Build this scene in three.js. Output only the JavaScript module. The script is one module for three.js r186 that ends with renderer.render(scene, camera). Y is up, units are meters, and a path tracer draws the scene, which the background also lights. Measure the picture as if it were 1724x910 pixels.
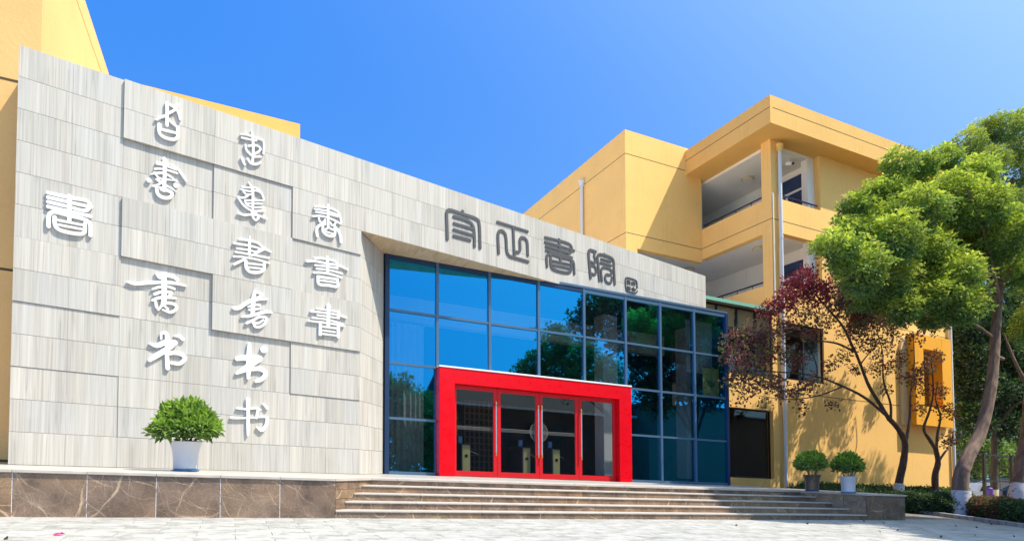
import * as THREE from 'three';
import { mergeGeometries } from 'three/addons/utils/BufferGeometryUtils.js';
import { RoundedBoxGeometry } from 'three/addons/geometries/RoundedBoxGeometry.js';

// ---------------------------------------------------------------- camera, sky, sun, exposure
const scene = new THREE.Scene();
const camera = new THREE.PerspectiveCamera(71.58, 1724 / 1511, 0.1, 3000);
const RIGHT = new THREE.Vector3(0.9119, -0.0040, 0.4104), UPV = new THREE.Vector3(-0.0118, 0.9993, 0.0361), BACK = new THREE.Vector3(-0.4102, -0.0377, 0.9112);
camera.position.set(0, 1.03, 0);
camera.quaternion.setFromRotationMatrix(new THREE.Matrix4().makeBasis(RIGHT, UPV, BACK));
camera.setViewOffset(1724, 1511, 0, 0, 1724, 910);          // a shifted lens: the horizon lies low in the picture
scene.add(camera);

const SUN = new THREE.Vector3(1, 1.893, 0.75).normalize();
const renderer = new THREE.WebGLRenderer({ antialias: true });
renderer.toneMapping = THREE.LinearToneMapping;
renderer.toneMappingExposure = 2.04;
renderer.shadowMap.enabled = true;
const lerp = THREE.MathUtils.lerp, clamp = THREE.MathUtils.clamp, smooth = THREE.MathUtils.smoothstep;
{ // clear summer sky: deeper overhead, paler to the horizon, a wide glow round the sun
  const W = 512, H = 256, d = new Float32Array(W * H * 4), v = new THREE.Vector3();
  const zen = [0.010, 0.121, 0.455], hor = [0.225, 0.41, 0.56];
  for (let r = 0; r < H; r++) for (let q = 0; q < W; q++) {
    const el = ((r + 0.5) / H - 0.5) * Math.PI, az = ((q + 0.5) / W - 0.5) * 2 * Math.PI;
    v.set(Math.cos(el) * Math.cos(az), Math.sin(el), Math.cos(el) * Math.sin(az));
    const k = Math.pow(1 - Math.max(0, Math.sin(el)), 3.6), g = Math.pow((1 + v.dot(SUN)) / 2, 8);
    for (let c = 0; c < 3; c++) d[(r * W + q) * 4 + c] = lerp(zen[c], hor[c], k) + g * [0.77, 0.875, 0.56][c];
    d[(r * W + q) * 4 + 3] = 1;
  }
  const t = new THREE.DataTexture(d, W, H, THREE.RGBAFormat, THREE.FloatType);
  t.mapping = THREE.EquirectangularReflectionMapping; t.magFilter = THREE.LinearFilter; t.needsUpdate = true;
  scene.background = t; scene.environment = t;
}
const sun = new THREE.DirectionalLight(new THREE.Color(1, 0.91, 0.76), 3.3);
sun.position.copy(SUN).multiplyScalar(80); sun.castShadow = true; sun.shadow.radius = 1;
Object.assign(sun.shadow.camera, { left: -50, right: 50, top: 50, bottom: -50, near: 1, far: 200 });
sun.shadow.mapSize.set(4096, 4096); sun.name = 'sun';
scene.add(sun, sun.target);

// ---------------------------------------------------------------- the lie of the land, and where a pixel of the photograph points
// The site falls gently along the frontage and towards the street; levels (Y) below are heights over that fall.
const KX = -0.03726, KZ = -0.0269, EYE = 1.03, F = 1048, CY = 755.5;
const P = (x, Y, z) => new THREE.Vector3(x, Y + KX * x + KZ * z, z);
const FALL = new THREE.Matrix4().set(1, 0, 0, 0, KX, 1, KZ, 0, 0, 0, 1, 0, 0, 0, 0, 1);
function ray(px, py) {
  const c = new THREE.Vector3((px - 862) / F, -(py - CY) / F, -1), d = new THREE.Vector3();
  d.addScaledVector(RIGHT, c.x).addScaledVector(UPV, c.y).addScaledVector(BACK, c.z);
  d.y -= KX * d.x + KZ * d.z; return d;
}
const onZ = (px, py, z) => { const d = ray(px, py); d.multiplyScalar(z / d.z); d.y += EYE; return d; };
const onX = (px, py, x) => { const d = ray(px, py); d.multiplyScalar(x / d.x); d.y += EYE; return d; };
const onY = (px, py, Y) => { const d = ray(px, py); d.multiplyScalar((Y - EYE) / d.y); d.y += EYE; return d; };
// the clad wall stands 11.8 degrees off the glass front
const W0 = new THREE.Vector3(-3.71, 0, -14.05), WN = new THREE.Vector3(0.204, 0, 0.979).normalize(), WD = new THREE.Vector3(WN.z, 0, -WN.x);
const onWall = (px, py, n = 0) => { const d = ray(px, py), t = (W0.dot(WN) + n) / d.dot(WN); d.multiplyScalar(t); return [d.clone().sub(W0).dot(WD), d.y + EYE]; };
const WALL = new THREE.Matrix4().makeBasis(WD, new THREE.Vector3(0, 1, 0), WN).setPosition(W0.x, 0, W0.z);   // (along, height, out) -> site
const mir = (px, py, z) => { const d = onZ(px, py, -33.4 - z); d.y += KZ * (-33.4 - z - z); d.z = z; return d; };  // what the glass front shows at a pixel, standing at depth z

// ---------------------------------------------------------------- chance, noise, textures
function chance(a) { return () => { a |= 0; a = (a + 0x6d2b79f5) | 0; let t = Math.imul(a ^ (a >>> 15), 1 | a); t = (t + Math.imul(t ^ (t >>> 7), 61 | t)) ^ t; return ((t ^ (t >>> 14)) >>> 0) / 4294967296; }; }
const R = chance(7);
const rr = (a, b) => a + (b - a) * R();
function hash(x, y, s) { let h = Math.imul(x, 374761393) + Math.imul(y, 668265263) + Math.imul(s, 974634541); h = Math.imul(h ^ (h >>> 13), 1274126177); return ((h ^ (h >>> 16)) >>> 0) / 4294967296; }
function vn(x, y, px, py, s) {  // periodic value noise
  const xi = Math.floor(x), yi = Math.floor(y), fx = x - xi, fy = y - yi, u = fx * fx * (3 - 2 * fx), w = fy * fy * (3 - 2 * fy);
  const m = (a, p) => ((a % p) + p) % p, a = m(xi, px), b = m(xi + 1, px), c = m(yi, py), e = m(yi + 1, py);
  return lerp(lerp(hash(a, c, s), hash(b, c, s), u), lerp(hash(a, e, s), hash(b, e, s), u), w);
}
const fb = (u, v, n, s, oct = 4, ny = n) => { let a = 0, k = 0.5, t = 0; for (let i = 0; i < oct; i++) { a += k * vn(u * n, v * ny, n, ny, s + i); t += k; n *= 2; ny *= 2; k *= 0.5; } return a / t; };
const toS = (c) => Math.round(255 * clamp(c <= 0.0031308 ? c * 12.92 : 1.055 * Math.pow(c, 1 / 2.4) - 0.055, 0, 1));
function tex(W, H, f, srgb = true) {
  const d = new Uint8Array(W * H * 4);
  for (let y = 0; y < H; y++) for (let x = 0; x < W; x++) {
    const c = f((x + 0.5) / W, (y + 0.5) / H), i = (y * W + x) * 4;
    for (let k = 0; k < 3; k++) d[i + k] = srgb ? toS(c[k]) : Math.round(255 * clamp(c[k], 0, 1));
    d[i + 3] = 255;
  }
  const t = new THREE.DataTexture(d, W, H); t.wrapS = t.wrapT = THREE.RepeatWrapping; t.magFilter = THREE.LinearFilter; t.minFilter = THREE.LinearMipmapLinearFilter; t.generateMipmaps = true;
  if (srgb) t.colorSpace = THREE.SRGBColorSpace; t.needsUpdate = true; return t;
}
const grey = (f) => (u, v) => { const g = f(u, v); return [g, g, g]; };
const C = (r, g, b) => new THREE.Color().setRGB(r, g, b);
const std = (color, roughness = 0.8, o = {}) => new THREE.MeshStandardMaterial({ color, roughness, ...o });
const phy = (color, roughness = 0.8, o = {}) => new THREE.MeshPhysicalMaterial({ color, roughness, ...o });
const rep = (t, sx, sy = sx) => { const c = t.clone(); c.repeat.set(sx, sy); c.needsUpdate = true; return c; };

// wood-grain limestone: bands that run down the slab, 4 m to the repeat
const stoneTex = tex(2048, 1024, (u, v) => {
  const w = u + 0.006 * (fb(u, v, 3, 11, 2, 3) - 0.5);
  const broad = fb(w, v, 22, 21, 2, 1), mid = fb(w, v, 64, 31, 2, 2), fine = fb(w, v, 220, 41, 2, 3);
  const fine2 = fb(w, v, 460, 45, 2, 4);
  let a = 0.62 + 0.10 * (broad - 0.5) + 0.12 * (mid - 0.5) + 0.17 * (fine - 0.5) + 0.14 * (fine2 - 0.5);
  const ln = (n, s, w2, lo, hi) => Math.pow(Math.max(0, 1 - Math.abs(fb(w, v, n, s, 2, 1) - 0.5) * w2), 2) * smooth(fb(u, v, 7, s + 7, 2, 6), lo, hi);
  a -= 0.13 * ln(40, 51, 18, 0.42, 0.66) + 0.12 * ln(90, 57, 16, 0.40, 0.64) + 0.11 * ln(26, 63, 22, 0.45, 0.68);
  const warm = fb(w, v, 16, 71, 2, 1) - 0.5;
  return [a * (1.0 + 0.05 * warm), a * (0.985), a * (0.955 - 0.07 * warm)];
});
const stoneMats = [0, 1, 2, 3].map((k) => std(C(...[[0.79, 0.755, 0.716], [0.765, 0.73, 0.695], [0.81, 0.77, 0.725], [0.78, 0.742, 0.70]][k]), 0.62, { map: stoneTex }));
const soffitMat = std(C(0.95, 0.72, 0.45), 0.6, { map: stoneTex });
// brown marble with pale veins, 3 m to the repeat
const marbleTex = (() => {
  const W = 2048, cv = document.createElement('canvas'); cv.width = cv.height = W; const cx = cv.getContext('2d'), im = cx.createImageData(W, W), q = chance(77);
  for (let y = 0; y < W; y++) for (let x = 0; x < W; x++) {
    const u = x / W, v = y / W, m = fb(u, v, 10, 141, 5), tone = fb(u, v, 4, 151, 3), sp = vn(u * 260, v * 170, 260, 170, 145), t = 0.60 + 1.05 * (m - 0.24) + 0.25 * (sp - 0.5), i = (y * W + x) * 4;
    im.data[i] = toS(lerp(0.20, 0.30, tone) * t); im.data[i + 1] = toS(lerp(0.140, 0.188, tone) * t); im.data[i + 2] = toS(lerp(0.106, 0.112, tone) * t); im.data[i + 3] = 255;
  }
  cx.putImageData(im, 0, 0); cx.lineCap = 'round';
  const vein = (n, w0, w1, al, len, wander) => { for (let k = 0; k < n; k++) {
    let x = q() * W, y = q() * W, a = (q() < 0.7 ? 0.55 : 2.1) + (q() - 0.5) * 1.3; const L = len * (0.4 + q()), st = 14, w = w0 + (w1 - w0) * q() * q(), A = al * (0.4 + 0.6 * q());
    for (let d = 0; d < L; d += st) {
      const nx = x + Math.cos(a) * st, ny = y + Math.sin(a) * st, f = Math.sin((Math.PI * (d + st)) / (L + st));
      cx.strokeStyle = 'rgba(' + (205 + Math.round(35 * q())) + ',' + (180 + Math.round(30 * q())) + ',' + (150 + Math.round(30 * q())) + ',' + (A * f * (0.5 + 0.5 * q())).toFixed(3) + ')'; cx.lineWidth = w * (0.5 + f * (0.4 + 0.6 * q()));
      for (const ox of [-W, 0, W]) for (const oy of [-W, 0, W]) { if (Math.max(x, nx) + ox < -9 || Math.min(x, nx) + ox > W + 9 || Math.max(y, ny) + oy < -9 || Math.min(y, ny) + oy > W + 9) continue; cx.beginPath(); cx.moveTo(x + ox, y + oy); cx.lineTo(nx + ox, ny + oy); cx.stroke(); }
      x = nx; y = ny; a += (q() - 0.5) * wander;
    }
  } };
  vein(4200, 1, 3, 0.32, 120, 0.8); vein(800, 1.5, 5, 0.42, 340, 0.45); vein(150, 2, 10, 0.5, 700, 0.4); vein(46, 8, 26, 0.42, 800, 0.35);
  const t = new THREE.CanvasTexture(cv); t.wrapS = t.wrapT = THREE.RepeatWrapping; t.colorSpace = THREE.SRGBColorSpace; return t;
})();
const marbleMats = [0, 1, 2].map((k) => std(C(...[[1, 1, 1], [0.86, 0.85, 0.88], [1.08, 1.02, 0.92]][k]), 0.3, { map: marbleTex }));
const copingMat = std(C(0.60, 0.53, 0.475), 0.45, { map: null });
copingMat.map = tex(512, 512, (u, v) => { const a = 0.82 + 0.3 * (fb(u, v, 10, 211, 5) - 0.5); return [a, a, a]; });
const paverTex = tex(1024, 1024, (u, v) => { const a = 0.80 + 0.42 * (fb(u, v, 7, 221, 4) - 0.5) + 0.30 * (fb(u, v, 200, 231, 2) - 0.5); const s = 0.20 * smooth(fb(u, v, 11, 241, 3), 0.54, 0.72) + 0.10 * smooth(fb(u, v, 40, 245, 2), 0.62, 0.7); return [a - s, a - s * 1.02, a - s * 1.1]; });
const paverMats = [[0.50, 0.488, 0.462], [0.488, 0.476, 0.452], [0.512, 0.498, 0.47]].map((c) => std(C(...c), 0.75, { map: paverTex }));
// render coat, 4 m to the repeat: faint trowel relief, weather stains
const plasterBump = tex(512, 512, grey((u, v) => 0.5 * fb(u, v, 12, 251, 4) + 0.5 * fb(u, v, 110, 261, 2)), false);
const plasterTex = tex(1024, 1024, (u, v) => { const st = smooth(fb(u, v, 60, 291, 3, 2), 0.54, 0.78) * smooth(fb(u, v, 5, 295, 2, 2), 0.40, 0.65), a = 0.95 + 0.08 * (fb(u, v, 4, 271, 5) - 0.5) + 0.04 * (fb(u, v, 90, 281, 2) - 0.5) - 0.07 * st - 0.025 * smooth(fb(u, v, 9, 299, 4), 0.58, 0.70); return [a, a * 0.99, a * 0.96]; });
const plaster = (r, g, b) => std(C(r, g, b), 0.85, { map: plasterTex, bumpMap: plasterBump, bumpScale: 0.006 });
const M = {
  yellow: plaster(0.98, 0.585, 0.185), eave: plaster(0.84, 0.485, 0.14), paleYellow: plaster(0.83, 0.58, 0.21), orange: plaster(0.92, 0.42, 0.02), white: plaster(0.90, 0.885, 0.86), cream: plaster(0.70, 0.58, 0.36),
  joint: std(C(0.10, 0.07, 0.03), 0.9), backing: std(C(0.30, 0.29, 0.27), 0.9),
  letterWhite: std(C(0.86, 0.86, 0.87), 0.4), letterGrey: std(C(0.060, 0.060, 0.070), 0.55),
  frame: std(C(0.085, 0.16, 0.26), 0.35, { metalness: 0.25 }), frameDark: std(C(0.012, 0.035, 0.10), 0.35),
  red: phy(C(0.76, 0.001, 0.010), 0.45, { clearcoat: 0.15, clearcoatRoughness: 0.15, specularIntensity: 0.5 }), redDeep: phy(C(0.62, 0.006, 0.014), 0.36, { clearcoat: 0.25 }),
  steel: std(C(0.72, 0.70, 0.70), 0.25, { metalness: 0.85 }), brass: std(C(0.75, 0.42, 0.12), 0.3, { metalness: 0.8 }), whiteTrim: std(C(0.82, 0.82, 0.83), 0.4), decal: std(C(0.14, 0.14, 0.135), 0.8),
  glass: phy(C(0.02, 0.50, 0.98), 0.012, { metalness: 1, transparent: true, opacity: 0.60, transmission: 1, thickness: 0, ior: 1.55, side: THREE.DoubleSide }),
  doorGlass: phy(C(0.72, 0.86, 0.92), 0.012, { metalness: 1, transparent: true, opacity: 0.24, transmission: 1, thickness: 0, ior: 1.5, side: THREE.DoubleSide }),
  darkGlass: phy(C(0.40, 0.46, 0.47), 0.03, { metalness: 1, transparent: true, opacity: 0.17, transmission: 1, thickness: 0, ior: 1.5, side: THREE.DoubleSide }),
  pipe: std(C(0.66, 0.68, 0.72), 0.5), rail: std(C(0.015, 0.018, 0.03), 0.4), railBlue: std(C(0.012, 0.025, 0.11), 0.4), green: std(C(0.20, 0.46, 0.36), 0.5), black: std(C(0.012, 0.012, 0.014), 0.5),
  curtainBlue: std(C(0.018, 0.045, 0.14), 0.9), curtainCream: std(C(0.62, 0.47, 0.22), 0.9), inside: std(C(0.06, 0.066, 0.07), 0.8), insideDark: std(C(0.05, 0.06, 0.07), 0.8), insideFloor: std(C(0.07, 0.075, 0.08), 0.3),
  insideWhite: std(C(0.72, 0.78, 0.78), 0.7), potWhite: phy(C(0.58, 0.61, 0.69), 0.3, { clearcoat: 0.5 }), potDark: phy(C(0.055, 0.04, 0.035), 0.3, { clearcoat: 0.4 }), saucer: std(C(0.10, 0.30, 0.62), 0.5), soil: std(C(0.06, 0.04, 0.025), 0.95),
  lime: std(C(0.66, 0.66, 0.72), 0.9), wood: std(C(0.20, 0.13, 0.08), 0.7),
};
M.red.map = tex(512, 512, (u, v) => { const a = 0.94 + 0.09 * (fb(u, v, 6, 401, 4) - 0.5); return [a, a, a]; });
M.red.roughnessMap = tex(256, 256, grey((u, v) => 0.75 + 0.5 * (fb(u, v, 8, 411, 4) - 0.5)), false); M.redDeep.map = M.red.map;
M.lime.map = tex(256, 256, (u, v) => { const s = smooth(fb(u, v, 22, 301, 4), 0.60, 0.68); return [lerp(1, 0.42, s), lerp(1, 0.38, s), lerp(1, 0.36, s)]; });
const barkTex = tex(512, 512, (u, v) => { const a = 0.55 + 0.9 * (fb(u, v, 16, 311, 4, 5) - 0.35); return [a, a, a]; }), barkBump = tex(512, 512, grey((u, v) => fb(u, v, 18, 311, 4, 6)), false);
const bark = (r, g, b) => std(C(r, g, b), 0.9, { map: barkTex, bumpMap: barkBump, bumpScale: 0.02 });
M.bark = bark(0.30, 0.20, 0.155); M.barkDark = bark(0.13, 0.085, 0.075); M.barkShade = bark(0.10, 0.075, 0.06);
const leafMat = (r, g, b, t = 0.4) => phy(C(r, g, b), 0.95, { transmission: t, thickness: 0, side: THREE.DoubleSide, specularIntensity: 0.5 });

// ---------------------------------------------------------------- building blocks
const baseOf = new Map(), taken = new Map();
function numbered(name) { const n = taken.get(name) ?? 0; taken.set(name, n + 1); return n ? name + '_' + String(n).padStart(3, '0') : name; }
function tag(o, label, category, group, kind) { o.userData.label = label; o.userData.category = category; if (group) o.userData.group = group; if (kind) o.userData.kind = kind; return o; }
function thing(name, label, category, base, group, kind) {   // base: site coordinates (x, level, z)
  const o = new THREE.Group(); o.name = numbered(name); const b = new THREE.Vector3(...base); baseOf.set(o, b); o.position.copy(P(b.x, b.y, b.z)); scene.add(o);
  return tag(o, label, category, group, kind);
}
function sheet(g) {  // uv in metres by the face's main direction
  const p = g.attributes.position, n = g.attributes.normal, uv = new Float32Array(p.count * 2);
  for (let i = 0; i < p.count; i++) {
    const ax = Math.abs(n.getX(i)), ay = Math.abs(n.getY(i)), az = Math.abs(n.getZ(i)), x = p.getX(i), y = p.getY(i), z = p.getZ(i);
    if (az >= ax && az >= ay) { uv[2 * i] = x; uv[2 * i + 1] = y; } else if (ax >= ay) { uv[2 * i] = z; uv[2 * i + 1] = y; } else { uv[2 * i] = x; uv[2 * i + 1] = z; }
  }
  g.setAttribute('uv', new THREE.BufferAttribute(uv, 2)); return g;
}
const uvScale = (g, s, du = 0, dv = 0, t = s) => { const u = g.attributes.uv; for (let i = 0; i < u.count; i++) u.setXY(i, u.getX(i) * s + du, u.getY(i) * t + dv); return g; };
const B = (x0, x1, y0, y1, z0, z1) => sheet(new THREE.BoxGeometry(x1 - x0, y1 - y0, z1 - z0).translate((x0 + x1) / 2, (y0 + y1) / 2, (z0 + z1) / 2));
const RB = (x0, x1, y0, y1, z0, z1, r = 0.01) => sheet(new RoundedBoxGeometry(x1 - x0, y1 - y0, z1 - z0, 2, r).translate((x0 + x1) / 2, (y0 + y1) / 2, (z0 + z1) / 2));
function merged(gs) { gs = [].concat(gs); return gs.length === 1 ? gs[0] : mergeGeometries(gs.map((g) => { const c = g.index ? g.toNonIndexed() : g; for (const k of Object.keys(c.attributes)) if (!['position', 'normal', 'uv'].includes(k)) c.deleteAttribute(k); return c; })); }
// a part given in site coordinates: moved to its thing's base and laid on the site's fall
function rootBase(o) { while (!baseOf.has(o)) o = o.parent; return baseOf.get(o); }
function part(parent, name, gs, mat, o = {}) {
  if (o.each) { const q = { ...o, each: false }; return [].concat(gs).map((g) => part(parent, name, g, mat, q)); }
  const g = merged(gs).clone(), b = rootBase(parent);
  if (o.place) g.applyMatrix4(o.place);
  if (o.uv) uvScale(g, ...[].concat(o.uv));
  g.translate(-b.x, -b.y, -b.z).applyMatrix4(FALL);
  const m = new THREE.Mesh(g, mat); m.name = name; m.castShadow = m.receiveShadow = true; parent.add(m);
  if (o.label) m.userData.label = o.label; if (o.kind) m.userData.kind = o.kind;
  return m;
}
// a piece whose geometry (about its own origin, already on the fall) is shared
function piece(parent, name, g, mat, at) {
  const b = rootBase(parent), m = new THREE.Mesh(g, mat); m.name = name; m.castShadow = m.receiveShadow = true;
  m.position.copy(P(at.x, at.y, at.z)).sub(P(b.x, b.y, b.z)); parent.add(m); return m;
}
// upright things (plants, cars) are built plumb about their base
function plain(parent, name, gs, mat, o = {}) { const m = new THREE.Mesh(merged(gs), mat); m.name = name; m.castShadow = m.receiveShadow = true; parent.add(m); if (o.label) m.userData.label = o.label; if (o.kind) m.userData.kind = o.kind; return m; }
function limb(pts, r0, r1, seg = 8, wob = 0) {   // a tapering round limb through points
  const c = new THREE.CatmullRomCurve3(pts), n = Math.max(4, pts.length * 4), fr = c.computeFrenetFrames(n, false), pos = [], nor = [], uv = [], idx = [], len = c.getLength();
  for (let i = 0; i <= n; i++) {
    const t = i / n, p = c.getPoint(t), r = lerp(r0, r1, Math.pow(t, 0.85)) * (1 + wob * (hash(i, seg, 5) - 0.5));
    for (let k = 0; k <= seg; k++) {
      const a = (k / seg) * 2 * Math.PI, x = Math.cos(a), y = Math.sin(a), N = fr.normals[i], Bn = fr.binormals[i];
      const d = new THREE.Vector3().addScaledVector(N, x).addScaledVector(Bn, y);
      pos.push(p.x + d.x * r, p.y + d.y * r, p.z + d.z * r); nor.push(d.x, d.y, d.z); uv.push(k / seg, (t * len) / 1.2);
      if (i < n && k < seg) { const q = i * (seg + 1) + k; idx.push(q, q + seg + 1, q + 1, q + 1, q + seg + 1, q + seg + 2); }
    }
  }
  const g = new THREE.BufferGeometry(); g.setAttribute('position', new THREE.Float32BufferAttribute(pos, 3)); g.setAttribute('normal', new THREE.Float32BufferAttribute(nor, 3)); g.setAttribute('uv', new THREE.Float32BufferAttribute(uv, 2)); g.setIndex(idx);
  // winding check
  const a = new THREE.Vector3(pos[0], pos[1], pos[2]), b = new THREE.Vector3(pos[3 * (seg + 1)], pos[3 * (seg + 1) + 1], pos[3 * (seg + 1) + 2]), e = new THREE.Vector3(pos[3], pos[4], pos[5]);
  if (b.sub(a).cross(e.sub(a)).dot(new THREE.Vector3(nor[0], nor[1], nor[2])) < 0) for (let i = 0; i < idx.length; i += 3) { const t = idx[i]; idx[i] = idx[i + 1]; idx[i + 1] = t; }
  g.setIndex(idx); return g;
}
const tube = (a, b, r, seg = 8) => limb([a, a.clone().lerp(b, 0.5), b], r, r, seg);

// ---------------------------------------------------------------- ground
{
  const g = thing('ground', 'pale grey ground reaching out under and beyond the plaza to the horizon', 'ground', [0, -0.35, 0], null, 'structure');
  const mat = std(C(0.74, 0.71, 0.66), 0.9, { map: rep(paverTex, 1) });
  part(g, 'ground_sheet', uvScale(sheet(new THREE.PlaneGeometry(1600, 1600, 8, 8).rotateX(-Math.PI / 2).translate(0, -0.35, 0)), 0.25), mat);
}
{
  const g = thing('plaza', 'pale stone paved plaza in front of the steps', 'plaza', [0, 0, 0], null, 'structure');
  const bed = std(C(0.22, 0.21, 0.195), 0.9, { map: paverTex });
  part(g, 'paving_bed', B(-30, 18.2, -0.34, -0.012, -16, 40), bed, { uv: 0.3 });
  part(g, 'paving_bed', B(18.2, 21.4, -0.34, -0.012, -18.6, -9.6), bed, { uv: 0.3 });
  const L = 0.9, D = 0.4, gap = 0.0065, geos = [];
  for (let k = 0; k < 8; k++) { const q = uvScale(B(-(L - gap) / 2, (L - gap) / 2, -0.04, 0, -(D - gap) / 2, (D - gap) / 2), 0.35, R(), R()); geos.push(q.applyMatrix4(FALL)); }
  const rest = [];
  for (let j = -28; j < 6; j++) for (let i = -16; i < 25; i++) {
    const z = -7.2 + (j + 17.5) * D - 0.0, x = (i + 0.5 + (((j % 2) + 2) % 2) * 0.5) * L - 2.2 + 0.0;
    if (z > 0 || z < -11.48) { if (x < 17.6 || z > -11.48) continue; }
    if (x > 21 + Math.min(0, (z + 12.6) * -0.72)) continue;
    const visible = z < -7.3 && z > -11.6 && x > 0.283 * z * -1 - 6.6 && x < -z * 1.9 + 0.6 && x > -4.2;
    const lift = (hash(i, j, 3) - 0.5) * 0.003;
    if (visible) piece(g, 'paver', geos[Math.floor(R() * 8)], paverMats[Math.floor(R() * 3)], { x, y: lift, z });
    else rest.push(geos[Math.floor(R() * 8)].clone().translate(x, KX * x + KZ * z + lift, z));
  }
  const m = new THREE.Mesh(mergeGeometries(rest), paverMats[0]); m.name = 'paver_field'; m.userData.kind = 'stuff'; m.receiveShadow = true; g.add(m);
  // kerb along the planting bed
  const ks = [onY(1520, 861, 0), onY(1570, 866, 0), onY(1640, 876, 0), onY(1724, 888, 0), onY(1860, 908, 0)];
  for (let i = 0; i < 4; i++) {
    const n = [2, 3, 3, 4][i];
    for (let k = 0; k < n; k++) {
      const a = ks[i].clone().lerp(ks[i + 1], k / n), b = ks[i].clone().lerp(ks[i + 1], (k + 0.985) / n), d = b.clone().sub(a), L2 = d.length();
      const q = RB(0, L2, -0.3, 0.11, -0.14, 0, 0.015), mt = new THREE.Matrix4().makeRotationY(-Math.atan2(d.z, d.x)).setPosition(a.x, 0, a.z);
      part(g, 'kerb_stone', q, paverMats[1], { place: mt, uv: 0.4 });
    }
  }
}
{
  const soil = thing('planting_bed', 'bare brown soil bed under the trees beside the yellow building', 'soil', [22, 0, -14], null, 'structure');
  const s = new THREE.Shape(); const k = [onY(1520, 861, 0), onY(1570, 866, 0), onY(1640, 876, 0), onY(1724, 888, 0), onY(1860, 908, 0)].map((p) => [p.x + 0.12, -p.z + 0.05]);
  s.moveTo(17.2, 18.8); s.lineTo(21.4, 14.6); for (const q of k) s.lineTo(...q); s.lineTo(60, 0); s.lineTo(60, 18.8); s.lineTo(17.2, 18.8);
  const g = sheet(new THREE.ExtrudeGeometry(s, { depth: 0.34, bevelEnabled: false }).rotateX(-Math.PI / 2).translate(0, -0.28, 0));
  const soilMat = std(C(0.13, 0.09, 0.06), 0.95, { map: rep(barkTex, 1) });
  part(soil, 'soil', g, soilMat, { uv: 0.5 });
}

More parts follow.
